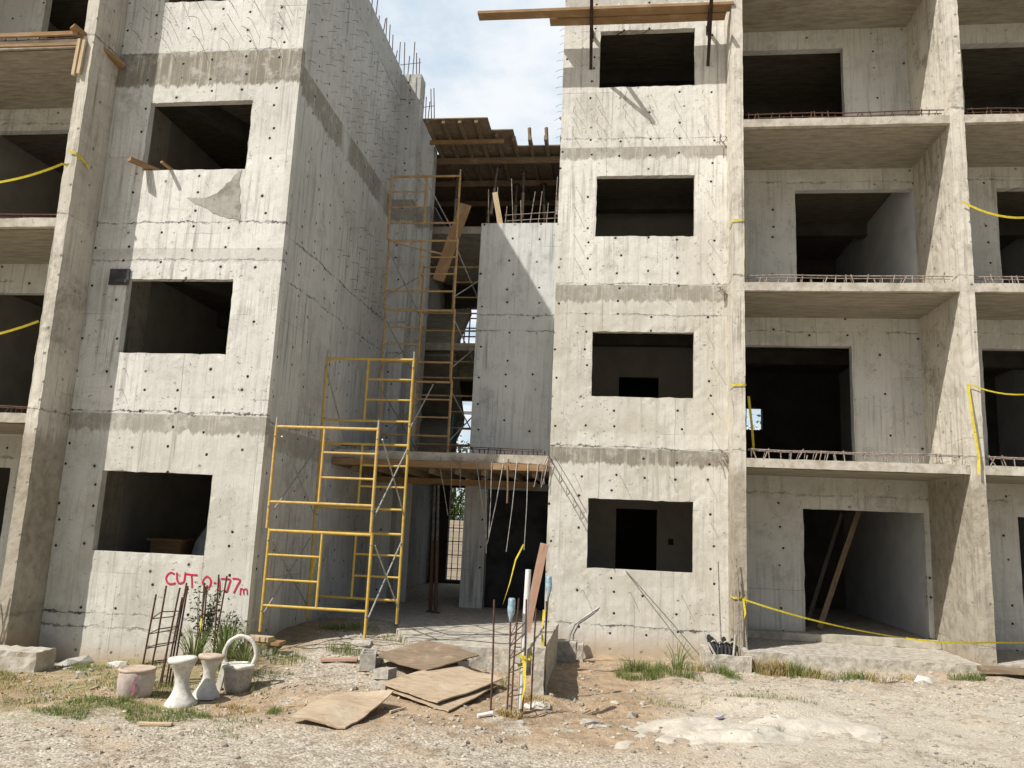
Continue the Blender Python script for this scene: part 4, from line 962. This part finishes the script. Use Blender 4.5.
def cage(name, bars, rings, label, mat='rebar', r=.010, group=None):
    o = Vector(bars[0][0]); t = thing(name, tuple(o), label, 'rebar cage')
    for p, q in bars:
        p, q = Vector(p), Vector(q); mid = (p + q) / 2 + Vector((random.uniform(-.012, .012), random.uniform(-.012, .012), 0))
        MB().tube([p, mid, q], r, 6).build('bar', M[mat], t)
    for f in rings:
        pts = [Vector(p).lerp(Vector(q), f + random.uniform(-.015, .015)) for p, q in bars[:4]]
        cen = sum(pts, Vector()) / 4
        pts.sort(key=lambda v: math.atan2(v.y - cen.y, v.x - cen.x))
        MB().tube(pts + [pts[0]], .006, 4).build('stirrup', M[mat], t)
    return t
gz = gr(-4.6, -4.4) - .15
cage('rebar_cage', [((-4.95, -4.52, gz), (-4.86, -4.52, .80)), ((-4.84, -4.54, gz), (-4.75, -4.52, .90)), ((-4.80, -4.36, gz), (-4.68, -4.36, .84)), ((-4.68, -4.38, gz), (-4.59, -4.38, .93)), ((-4.70, -4.5, gz), (-4.62, -4.46, .88)), ((-4.62, -4.42, gz), (-4.55, -4.42, .9)), ((-4.66, -4.48, gz), (-4.58, -4.46, .78))], (.35, .5, .62, .76), 'leaning rusty rebar column cage behind the cement pot')
def rods(name, lst, label, mat='rebar', r=.010):
    o = lst[0][0]; t = thing(name, o, label, 'rebar')
    for p, q in lst: MB().tube([p, [(a + b_) / 2 + random.uniform(-.01, .01) for a, b_ in zip(p, q)], q], r, 6).build('bar', M[mat], t)
    return t
rods('rebar_bundle', [((-4.86, -3.4, -.3), (-4.89, -3.4, .85)), ((-4.84, -3.36, -.3), (-4.85, -3.4, .82)), ((-4.89, -3.42, -.3), (-4.87, -3.4, .80))], 'upright pair of rusty bars standing left in the plant clump')
rods('rebar_bundle', [((-4.66, -3.4, -.3), (-4.71, -3.4, .96)), ((-4.70, -3.4, -.3), (-4.60, -3.4, .95))], 'crossing rusty bars standing right in the plant clump below the red lettering')
zc = gr(-.78, -4.4) - .2
cage('rebar_cage', [((-.86, -4.50, zc), (-.86, -4.50, .80)), ((-.70, -4.50, zc), (-.70, -4.50, .97)), ((-.73, -4.35, zc), (-.71, -4.32, .98)), ((-.83, -4.35, zc), (-.80, -4.32, .96)), ((-.64, -4.2, zc), (-.62, -4.2, .85))], (.3, .5, .62, .74, .82), 'upright rusty rebar cage capped with a plastic bottle in front of terrace')
rods('rebar_rod', [((-1.04, -4.42, -.4), (-1.055, -4.42, .94))], 'single rusty rod standing left of the central rebar cage', r=.011)
rods('rebar_rod', [((-.60, -3.3, -.2), (-.555, -3.3, 1.02)), ((-.57, -3.25, -.2), (-.58, -3.3, .85))], 'short rusty rods beside the kerb wall capped by a bottle')
def bottle(c, label, tilt):
    t = thing('plastic_bottle', c, label, 'bottle', 'bottles capping rebar ends')
    MB().lathe(c, [(.012, -.02), (.016, .0), (.02, .02), (.036, .07), (.038, .10), (.033, .13), (.038, .15), (.038, .21), (.030, .225), (.01, .22)], 16, .08, c[0]).build('bottle_body', M['bottle'], t)
    MB().lathe(c, [(.039, .10), (.0395, .14), (.0385, .145)], 16, .05, c[0]).build('bottle_label', simple('blue film', (.15, .36, .50), (.5, .6, .62), 30, 3, rough=.3), t)
    t.rotation_euler = (tilt, tilt * .6, 0)
bottle((-.86, -4.50, .75), 'clear plastic bottle upside down on the left bar of the central cage', .05)
bottle((-.555, -3.3, .92), 'crumpled plastic bottle on the rods beside the kerb wall', -.06)
MB().tube([(-.735, -4.38, -.15), (-.72, -4.37, .6), (-.705, -4.36, 1.27)], .031, 12).build('pvc_pipe', M['pvc'], loc=(-.735, -4.38, -.15), label='white plastic pipe standing inside the central rebar cage', cat='pipe')
rods('rebar_rod', [((1.83, -.72, -.25), (1.77, -.70, 1.32))], 'thin rod leaning on the right facade left of the fin', 'rebar_grey')
rods('rebar_rod', [((2.14, -.78, -.2), (2.03, -.70, 1.37)), ((2.06, -.85, -.2), (2.06, -.68, 1.1)), ((1.98, -.8, -.2), (2.09, -.68, .9))], 'grey rods leaning against the first fin of the right block', 'rebar_grey')
rods('rebar_rod', [((-8.0, -3.6, -.45), (-7.78, -3.55, .85)), ((-7.62, -3.7, -.4), (-7.95, -3.6, .85)), ((-7.9, -3.5, -.4), (-7.70, -3.55, .8))], 'crossed rusty rods at far left beside the broken slab')
# little sticks against the right facade
rods('steel_rod', [((1.65, -.55, -.2), (.42, -.02, 1.08))], 'long thin rod leaning below the ground window of right block', 'wire', .007)

# concrete chunk at far left, stones, spill
MB().solid(-8.3, -6.78, -3.75, -3.40, -.6, -.06, [], .07, .022, 'x', freq=3, seed=71, thick_cells=True).build('concrete_chunk', M['slab'], loc=(-7.6, -3.5, -.35), label='long broken concrete slab lying at the foot of the left fin', cat='rubble')
b = MB(); n = 46; mm = 22; vs = []; fs = []
for j in range(mm + 1):
    for i in range(n + 1):
        u_, v_ = i / n, j / mm
        x = .05 + 3.5 * u_; y = -5.1 + 1.35 * v_ + .75 * (u_ - .5)
        e = min(u_, 1 - u_, v_, 1 - v_) * 4
        sh_ = noise.noise(Vector((x * 1.6, y * 1.9, 3))) * .5 + noise.noise(Vector((x * 5, y * 5, 3))) * .3
        hgt = max(0, min(1, (e - .62 + sh_ * 2.1) * .9))
        z = gr(x, y) - .03 + (.05 + .09 * max(0, 1 - 1.8 * abs(u_ - .35))) * hgt ** .6 + .02 * noise.noise(Vector((x * 9, y * 9, 1))) * hgt
        vs.append((x, y, z))
fs = [(j * (n + 1) + i, j * (n + 1) + i + 1, (j + 1) * (n + 1) + i + 1, (j + 1) * (n + 1) + i) for j in range(mm) for i in range(n)]
b.add(vs, fs, True)
rs = random.Random(31)
for q_ in range(140):
    p_ = rs.choice(vs)
    if p_[2] > gr(p_[0], p_[1]) + .03: b.rock((p_[0] + rs.uniform(-.05, .05), p_[1] + rs.uniform(-.05, .05), p_[2] - .004), rs.uniform(.01, .035), q_, .5)
b.build('cement_spill', M['spill'], loc=(1.7, -4.3, -.2), label='pale hardened cement spill spreading over the gravel at right', cat='cement spill')
for (x, y, r, lab) in ((-6.75, -3.0, .17, 'pale flat stone at the foot of left facade by the broken slab'), (-6.1, -3.1, .15, 'small grey flat stone midway along the left facade foot'), (3.9, -1.35, .14, 'cream stone below the plinth of the right block'), (4.35, -1.45, .15, 'angular white stone right of the cream one below the plinth'), (-.62, -3.75, .16, 'broken lump at the end of the kerb wall'), (.45, -3.7, .12, 'stone standing in the muddy ruts before right block'), (.0, -4.4, .12, 'dark stone in the muddy ruts near the cement spill')):
    MB().rock((x, y, gr(x, y) + r * .12), r, int(x * 100) + 7, .5).build('stone', M['white_conc'] if r > .14 else M['block'], loc=(x, y, gr(x, y)), label=lab, cat='stone')
b = MB().rock((1.35, -4.05, gr(1.35, -4.05) + .02), .08, 8, .35); b.build('plastic_bag', M['purple'], loc=(1.35, -4.05, -.2), label='crumpled purple plastic bag beside the cement spill', cat='bag')
MB().tube([(-1.12, -4.78, gr(-1.1, -4.8) + .02), (-.98, -4.70, gr(-1, -4.7) + .03)], .022, 8).build('pipe_offcut', M['pvc'], loc=(-1.05, -4.74, -.2), label='short white pipe offcut lying in front of the plywood', cat='pipe')
plank('stick', (-1.95, -5.05, gr(-1.95, -5.05) + .02), (-1.85, -4.85, gr(-1.85, -4.85) + .02), .02, .02, 'wood_pale', 'small pale stick lying between the plywood offcuts', 'stick')
plank('stick', (-4.05, -5.95, gr(-4.0, -5.9) + .02), (-3.75, -5.9, gr(-3.75, -5.9) + .02), .06, .02, 'wood_pale', 'flat pale stick lying in the grass in front of the pot', 'stick')
b = MB().box(-7.0, -6.5, -1.2, -.6, .05, 1.24); b.box(-7.05, -6.45, -1.25, -.55, 1.24, 1.28); b.build('crate', M['wood_mid'], loc=(-6.7, -.9, .05), label='brown crate dimly seen inside the left ground window', cat='crate')
b = MB().lathe((-6.12, -1.0, .05), [(.26, 0), (.30, .3), (.28, .8), (.22, 1.2), (.08, 1.45)], 16, .2, 2); b.build('sack', M['cloth_white'], loc=(-6.12, -1.0, .05), label='pale sack dimly seen inside left ground window beside crate', cat='sack')

# ------------------------------------------------------------------ BARRIER TAPE
def tape(pts, label, sag=.0, w=.055, side=(0, 0, 1), tw=.05, rnd=True):
    P = [Vector(p) for p in pts]; out = []
    for a, c in zip(P, P[1:]):
        n = max(4, int((c - a).length / .12))
        for i in range(n):
            s = i / n; q = a.lerp(c, s); q.z -= sag * 4 * s * (1 - s); out.append(q)
    out.append(P[-1])
    MB().ribbon(out, w * .55, side, tw).build('barrier_tape', M['tape'], loc=tuple(P[0]), label=label, cat='tape')
tape([(2.10, -.66, .80), (4.40, -.68, .37)], 'yellow tape sagging across the ground floor balcony of right block', .06, .045)
tape([(4.40, -.68, .37), (5.52, -.67, .38), (7.2, -.66, .55)], 'yellow tape running past the right-hand fin near the ground', .03, .05)
tape([(5.50, -.67, 7.0), (6.40, -.66, 6.73), (8.8, -.64, 6.9)], 'yellow tape strung from the right-hand fin at third storey', .08, .06)
tape([(5.46, -.66, 4.10), (6.22, -.66, 3.96), (8.8, -.64, 4.2)], 'thin yellow tape strung from the right-hand fin at second storey', .05, .04)
tape([(5.44, -.66, 4.10), (5.46, -.70, 3.6), (5.52, -.69, 3.0), (5.50, -.70, 2.75)], 'yellow tape end hanging down the right-hand fin', 0, .06, (1, 0, 0), .03)
tape([(-8.9, -3.37, 6.25), (-7.73, -3.37, 6.54), (-7.53, -3.3, 6.66)], 'yellow tape strung to the left fin at third storey', .05, .06)
tape([(-7.66, -3.37, 6.74), (-7.53, -3.36, 6.70), (-7.50, -3.1, 6.60)], 'yellow tape knot wrapped on the left fin at third storey', 0, .06)
tape([(-8.9, -3.37, 3.92), (-7.73, -3.37, 4.22)], 'yellow tape strung to the left fin at second storey', .04, .06)
for (z, lab) in ((6.72, 'yellow tape loop on the first fin at third storey'), (4.02, 'yellow tape loop on the first fin at second storey'), (.80, 'yellow tape loop on the first fin near the ground')):
    tape([(2.0, -.3, z), (2.0, -.64, z), (2.21, -.64, z + .01), (2.21, -.3, z - .02)], lab, 0, .05, (0, 0, 1), 0)
tape([(2.23, -.4, 6.7), (2.25, -.35, 6.2), (2.24, -.4, 5.75)], 'yellow tape tail hanging inside the third storey balcony by first fin', 0, .05, (1, 0, 0), .1)
tape([(2.30, -.3, 3.9), (2.34, -.35, 3.4), (2.36, -.4, 2.98)], 'yellow tape tail hanging inside the second storey balcony by first fin', 0, .07, (1, 0, 0), .1)
tape([(2.13, -.68, .8), (2.16, -.69, .6), (2.14, -.68, .5)], 'short yellow tape tail on the first fin near the ground', 0, .06, (1, 0, 0), .2)
tape([(-1.23, -.06, 1.42), (-1.35, -.07, 1.17), (-1.43, -.06, .8), (-1.53, -.06, .45)], 'yellow tape tail hanging from a rod under the entrance slab', 0, .05, (1, 0, 0), .12)
tape([(-.74, -4.53, .42), (-.66, -4.54, .36), (-.64, -4.3, .4), (-.76, -4.53, .30), (-.68, -4.54, .2)], 'yellow tape tangled round the middle of central rebar cage', .03, .06, (0, 0, 1), .3)
tape([(-.70, -4.53, .40), (-.68, -4.55, .1), (-.72, -4.54, -.15)], 'yellow tape tail hanging down the front of central rebar cage', 0, .06, (1, 0, 0), .2)
tape([(-.60, -3.32, .75), (-.62, -3.33, .5), (-.60, -3.32, .34)], 'yellow tape wound on the rods beside the kerb wall', 0, .06, (1, 0, 0), .4)
tape([(-3.98, -2.05, 1.15), (-4.0, -2.05, .95), (-3.97, -2.07, .62)], 'yellow tape tail hanging on the brace of the front scaffold', 0, .07, (1, 0, 0), .15)
tape([(-4.86, -3.44, .42), (-4.84, -3.46, .25), (-4.86, -3.45, .05)], 'yellow tape knotted on the upright bars in the plants', 0, .05, (1, 0, 0), .3)

# ------------------------------------------------------------------ PLANTS
def blades(b, cx, cy, rx, ry, n, h, w, seed, lean=.5, zf=None):
    rnd = random.Random(seed)
    for i in range(n):
        a = rnd.uniform(0, 6.283); rr = math.sqrt(rnd.random())
        x = cx + rx * rr * math.cos(a); y = cy + ry * rr * math.sin(a)
        if noise.noise(Vector((x * 2.3, y * 2.3, seed))) < -.05: continue
        z = gr(x, y) - .01; hh = h * rnd.uniform(.3, 1.0) * (1 + .7 * noise.noise(Vector((x * 4, y * 4, 2)))); dr = rnd.uniform(0, 6.283); ln = lean * hh * rnd.uniform(.3, 1.2)
        dx, dy = math.cos(dr) * ln, math.sin(dr) * ln; ww = w * rnd.uniform(.6, 1.2); px, py = -math.sin(dr) * ww, math.cos(dr) * ww
        b.add([(x - px, y - py, z), (x + px, y + py, z), (x + dx * .4 + px * .8, y + dy * .4 + py * .8, z + hh * .62), (x + dx * .4 - px * .8, y + dy * .4 - py * .8, z + hh * .62), (x + dx, y + dy, z + hh * .95)], [(0, 1, 2, 3), (3, 2, 4)])
b = MB()
for i, (cx, cy, rx, ry, n, h) in enumerate(((-4.5, -5.55, .85, .35, 2600, .07), (-5.3, -4.7, .9, .6, 1200, .05), (-6.4, -4.0, 1.0, .6, 1500, .06), (-5.4, -3.3, .8, .35, 900, .08), (-3.3, -5.9, .5, .3, 500, .05), (-2.94, -5.25, .17, .13, 420, .11), (-2.9, -5.95, .3, .12, 350, .06),
     (1.1, -1.5, .7, .35, 1500, .16), (.6, -1.75, .3, .2, 600, .13), (1.55, -1.75, .35, .3, 700, .13), (3.2, -1.3, .5, .22, 620, .17), (2.5, -1.35, .4, .25, 620, .20), (4.9, -1.35, .22, .14, 320, .14), (5.6, -1.7, .1, .06, 80, .08), (-3.6, -4.2, .5, .4, 350, .09), (-3.2, -2.55, .3, .2, 260, .16), (-2.75, -1.5, .25, .4, 420, .17), (-3.7, -1.2, .4, .25, 420, .15), (-3.9, -3.2, .3, .25, 300, .14), (-1.25, -3.2, .3, .3, 180, .1), (1.75, -4.55, .12, .07, 130, .1), (.95, -3.0, .4, .3, 200, .09), (-7.5, -4.6, .9, .7, 900, .06), (2.05, -3.0, .5, .25, 250, .08), (3.4, -5.2, .3, .2, 120, .05), (-5.9, -5.3, .8, .35, 800, .05), (-6.2, -3.25, .8, .3, 900, .08), (-4.6, -4.7, .5, .3, 600, .08), (-7.2, -3.9, .6, .4, 500, .07))):
    blades(b, cx, cy, rx * 1.12, ry * 1.12, int(n * 1.5), h, .0032, 100 + i, .8)
b.build('grass', M['grass'], kind='stuff', label='patches of short green grass on the earth strip', cat='grass')
b = MB()
for i, (cx, cy, rx, ry, n, h) in enumerate(((-7.0, -4.3, .9, .5, 1600, .05), (-3.6, -5.2, .35, .2, 400, .08), (2.4, -1.4, .4, .22, 900, .24), (3.2, -1.4, .8, .2, 700, .15), (-.62, -3.7, .14, .16, 300, .15), (-.85, -4.55, .16, .14, 260, .10), (1.5, -1.2, .3, .25, 300, .2), (-5.5, -4.6, 1.0, .5, 900, .05), (-1.3, -3.1, .3, .4, 160, .09), (.4, -3.4, .9, .6, 300, .06), (4.2, -1.3, .5, .15, 200, .1))):
    blades(b, cx, cy, rx, ry, n, h, .005, 300 + i, 1.0)
b.build('dry_grass', M['dry'], kind='stuff', label='straw coloured dry grass scattered on the earth', cat='dry grass')
def strap_plant(cx, cy, n, h, seed, label, spread=.25):
    rnd = random.Random(seed); b = MB(); z0 = gr(cx, cy)
    for i in range(n):
        a = rnd.uniform(0, 6.283); r0 = spread * .4 * rnd.random(); L = h * rnd.uniform(.6, 1.1); out = spread * rnd.uniform(.2, 2.0)
        x, y = cx + math.cos(a) * r0, cy + math.sin(a) * r0; dx, dy = math.cos(a), math.sin(a); px, py = -dy * .007, dx * .007
        pts = [(x + dx * out * s * s, y + dy * out * s * s, z0 - .02 + L * (s * 1.25 - .38 * s * s)) for s in (0, .3, .6, .85, 1)]
        vs = []
        for k, p in enumerate(pts):
            f = (1, 1, .85, .5, .08)[k]; vs += [(p[0] - px * f, p[1] - py * f, p[2]), (p[0] + px * f, p[1] + py * f, p[2])]
        b.add(vs, [(2 * k, 2 * k + 1, 2 * k + 3, 2 * k + 2) for k in range(4)])
    return b.build('strappy_plant', M['strap'], loc=(cx, cy, z0), label=label, cat='plant')
strap_plant(-4.36, -3.75, 75, .58, 1, 'bright strappy leaved clump behind the left stool')
strap_plant(-4.85, -3.55, 60, .56, 2, 'strappy leaved clump between rebar cage and upright bars')
strap_plant(-4.02, -3.95, 75, .46, 3, 'strappy leaved clump seen through the ring handle')
strap_plant(-4.58, -3.35, 50, .62, 4, 'strappy leaved clump against the wall under the lettering')
strap_plant(1.15, -1.25, 24, .45, 5, 'spiky dry-tipped grass clump at the foot of right facade', .3)
strap_plant(.55, -1.35, 40, .22, 6, 'low green leaved clump left of the spiky one at right facade', .22)
strap_plant(-1.2, -1.05, 1, .01, 7, 'x') if False else None
def shrub(cx, cy, h, w, n, seed, label, mat='shrub'):
    rnd = random.Random(seed); z0 = gr(cx, cy)
    t = thing('shrub', (cx, cy, z0), label, 'shrub')
    b = MB(); tips = []
    for i in range(9):
        a = rnd.uniform(0, 6.283); q = Vector((cx + math.cos(a) * w * rnd.uniform(.2, .8), cy + math.sin(a) * w * rnd.uniform(.2, .8), z0 + h * rnd.uniform(.55, 1)))
        b.tube([(cx, cy, z0 - .02), (cx * .5 + q.x * .5 + rnd.uniform(-.03, .03), cy * .5 + q.y * .5, z0 + (q.z - z0) * .45), q], [.009, .006, .003], 5); tips.append(q)
    b.build('stem', M['bark'], t)
    b = MB()
    for i in range(n):
        q = rnd.choice(tips); f = rnd.uniform(.35, 1.05)
        p = Vector((cx, cy, z0)).lerp(q, f) + Vector((rnd.gauss(0, .045), rnd.gauss(0, .045), rnd.gauss(0, .04)))
        d = Vector((rnd.gauss(0, 1), rnd.gauss(0, 1), rnd.gauss(0, .6))).normalized(); e = d.cross(Vector((rnd.gauss(0, 1), rnd.gauss(0, 1), rnd.gauss(0, 1)))).normalized()
        L = rnd.uniform(.018, .034); b.add([p, p + d * L + e * L * .4, p + d * L * 2, p + d * L - e * L * .4], [(0, 1, 2, 3)])
    b.build('foliage', M[mat], t)
shrub(-4.98, -3.15, .92, .26, 520, 3, 'dark leafy shrub against the wall below the word CUT')
shrub(-4.62, -3.05, .55, .22, 200, 8, 'small dark leafy sprig at the corner of left block')
def tree(cx, cy, h, w, n, seed, label):
    rnd = random.Random(seed); z0 = 0; t = thing('tree', (cx, cy, z0), label, 'tree')
    b = MB(); b.tube([(cx, cy, -.5), (cx + .1, cy, h * .3), (cx - .05, cy, h * .55)], [.17, .13, .07], 9); cl = []
    for i in range(14):
        a = rnd.uniform(0, 6.283); q = Vector((cx + math.cos(a) * w * rnd.uniform(.2, .9), cy + math.sin(a) * w * rnd.uniform(.2, .9), h * rnd.uniform(.35, .98)))
        b.tube([(cx, cy, h * rnd.uniform(.25, .5)), (cx * .5 + q.x * .5, cy * .5 + q.y * .5, q.z * .8), q], [.06, .04, .012], 6); cl.append(q)
    b.build('trunk', M['bark'], t); b = MB()
    for i in range(n):
        q = rnd.choice(cl); p = q + Vector((rnd.gauss(0, .38), rnd.gauss(0, .38), rnd.gauss(0, .30)))
        d = Vector((rnd.gauss(0, 1), rnd.gauss(0, 1), rnd.gauss(0, .7))).normalized(); e = d.cross(Vector((rnd.gauss(0, 1), rnd.gauss(0, 1), rnd.gauss(0, 1)))).normalized()
        L = rnd.uniform(.05, .10); b.add([p, p + d * L + e * L * .45, p + d * L * 2, p + d * L - e * L * .45], [(0, 1, 2, 3)])
    b.build('crown', M['tree_leaf'], t)
tree(-5.4, 14.5, 4.4, 1.7, 2600, 5, 'green tree seen through the passage behind the stair hall')
tree(5.6, 12.5, 6.6, 1.7, 2600, 6, 'leafy tree glimpsed through the small rear opening of right block')
b = MB().solid(-9, 0, 12.0, 12.2, -.8, 1.75, [], 1, .01, 'x')
def brickish():
    m, N, bs = new_mat('block wall')
    pos = N.n('ShaderNodeNewGeometry').outputs['Position']; sp = N.n('ShaderNodeSeparateXYZ', {0: pos})
    v = N.xyz(sp.outputs[0], sp.outputs[2], 0.0)
    br = N.n('ShaderNodeTexBrick', {'Vector': v, 'Scale': 1.0, 'Mortar Size': .012, 'Brick Width': .4, 'Row Height': .2, 'Color1': (.52, .45, .36, 1), 'Color2': (.44, .38, .30, 1), 'Mortar': (.3, .26, .21, 1)})
    finish(N, bs, br.outputs['Color'], br.outputs['Fac'], -.3, .01)
    return m
b.build('boundary_wall', brickish(), loc=(-4.5, 12, 0), label='pale block boundary wall seen through the ground passage', cat='wall')

# ------------------------------------------------------------------ GRAVEL AND RUBBLE
rnd = random.Random(77); b = MB(); cnt = 0
while cnt < 9000:
    y = -8.2 + 7.6 * rnd.random() ** 1.25; x = rnd.uniform(-7.5, 7.5)
    if (y > -2.95 and x < -4.55) or (y > -2.4 and -3.1 < x < -.5) or (y > -.85 and x > -.3): continue
    dn = noise.noise(Vector((x * .7, y * .9, 4))) + .6 * noise.noise(Vector((x * 2.2, y * 2.2, 9)))
    if x < -3.6 and y > -6: dn -= .35
    if dn < rnd.uniform(-.5, .35): continue
    r = .005 + .013 * rnd.random() ** 4 if rnd.random() > .012 else rnd.uniform(.02, .034)
    b.rock((x, y, gr(x, y) + r * .25), r * 1.5, cnt, .65); cnt += 1
b.build('gravel', M['pebble'], kind='stuff', label='loose pale gravel strewn over road and earth', cat='gravel')
b = MB()
for i in range(120):
    cx, cy, sx, sy = rnd.choice(((.6, -3.9, .9, .6), (-1.5, -3.0, .35, .3), (-2.1, -3.7, .4, .3), (4, -1.5, 1.2, .2), (1.3, -2.4, .6, .3), (-6.3, -3.4, .9, .3), (-5.4, -4.2, .8, .4), (-1.6, -5.0, .7, .25), (.3, -4.6, .6, .25), (-3.9, -3.0, .35, .2)))
    x, y = rnd.gauss(cx, sx), rnd.gauss(cy, sy)
    if (y > -2.95 and x < -4.55) or (y > -2.45 and -3.1 < x < -.5) or y > -.9: continue
    r = rnd.uniform(.025, .055); b.rock((x, y, gr(x, y) + r * .15), r, 5000 + i, .6)
b.build('rubble', M['block'], kind='stuff', label='broken concrete rubble lying along the building fronts', cat='rubble')

b = MB()
for i in range(110):
    cx, cy, sx, sy = rnd.choice(((.3, -3.9, 1.0, .7), (-1.6, -4.4, .8, .6), (-2.9, -4.2, .8, .6), (3.2, -2.2, 1.5, .5), (-5.2, -4.4, 1.0, .6)))
    x, y = rnd.gauss(cx, sx), rnd.gauss(cy, sy)
    if (y > -2.95 and x < -4.55) or y > -2.5: continue
    a = rnd.uniform(0, 3.14); L = rnd.uniform(.015, .07); w_ = rnd.uniform(.004, .014); dx, dy = math.cos(a), math.sin(a)
    b.obox((x, y, gr(x, y) + .008), (dx * L, dy * L, rnd.uniform(-.01, .01)), (-dy * w_, dx * w_, 0), (0, 0, .004))
b.build('debris', M['wood_pale'], kind='stuff', label='wood chips and scraps littering the earth', cat='debris')

# ------------------------------------------------------------------ SKY AND SUN
d = Vector((.62, .60, -1.0)).normalized()          # the way the light travels
sun_dir = -d
elev = math.asin(sun_dir.z); az = math.atan2(sun_dir.x, sun_dir.y)
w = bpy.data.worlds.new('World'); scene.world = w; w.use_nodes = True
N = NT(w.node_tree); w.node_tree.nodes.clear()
sky = N.n('ShaderNodeTexSky', sky_type='NISHITA', sun_disc=False, sun_elevation=elev, sun_rotation=az, altitude=0, air_density=1.3, dust_density=2.2, ozone_density=1.2)
gen = N.n('ShaderNodeTexCoord').outputs['Generated']
sp = N.n('ShaderNodeSeparateXYZ', {0: gen})
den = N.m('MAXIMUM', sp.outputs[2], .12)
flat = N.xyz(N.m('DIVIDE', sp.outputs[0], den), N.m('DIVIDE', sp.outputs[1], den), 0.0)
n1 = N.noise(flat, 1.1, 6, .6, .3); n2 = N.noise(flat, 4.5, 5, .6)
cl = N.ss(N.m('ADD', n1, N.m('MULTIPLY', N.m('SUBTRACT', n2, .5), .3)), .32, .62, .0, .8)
north = N.ss(sp.outputs[1], .25, .75)              # clouds and brightening kept behind the buildings only, to hold down fill light
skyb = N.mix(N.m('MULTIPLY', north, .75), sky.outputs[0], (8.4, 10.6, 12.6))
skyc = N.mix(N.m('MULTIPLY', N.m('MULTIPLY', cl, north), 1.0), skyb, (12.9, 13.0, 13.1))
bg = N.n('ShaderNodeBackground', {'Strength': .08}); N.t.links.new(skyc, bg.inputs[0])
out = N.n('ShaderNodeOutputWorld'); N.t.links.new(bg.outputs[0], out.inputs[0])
sl = bpy.data.lights.new('sun', 'SUN'); sl.energy = 5.0; sl.angle = R(.5); sl.color = (1.0, .962, .90)
so = bpy.data.objects.new('sun', sl); col.objects.link(so); so.rotation_euler = d.to_track_quat('-Z', 'Y').to_euler()

# ------------------------------------------------------------------ CAMERA
cam = bpy.data.cameras.new('camera'); co = bpy.data.objects.new('camera', cam); col.objects.link(co)
cam.sensor_width = 36; cam.lens = 36 * 790.9 / 1024; cam.clip_start = .05; cam.clip_end = 1000
F = Vector((-.12783, .97674, .17216)); Rt = Vector((.99158, .12221, .04294)); U = Vector((-.02090, -.17620, .98413))
mw = Matrix((Rt, U, -F)).transposed().to_4x4(); mw.translation = (.1709, -13.0924, 1.7641)
co.matrix_world = mw
scene.camera = co
for o in bpy.data.objects:
    if '_w' in o: del o['_w']
scene.cycles.diffuse_bounces = 3; scene.cycles.glossy_bounces = 2; scene.cycles.max_bounces = 5
scene.cycles.use_denoising = True
scene.view_settings.view_transform = 'Standard'; scene.view_settings.look = 'None'; scene.view_settings.exposure = 0
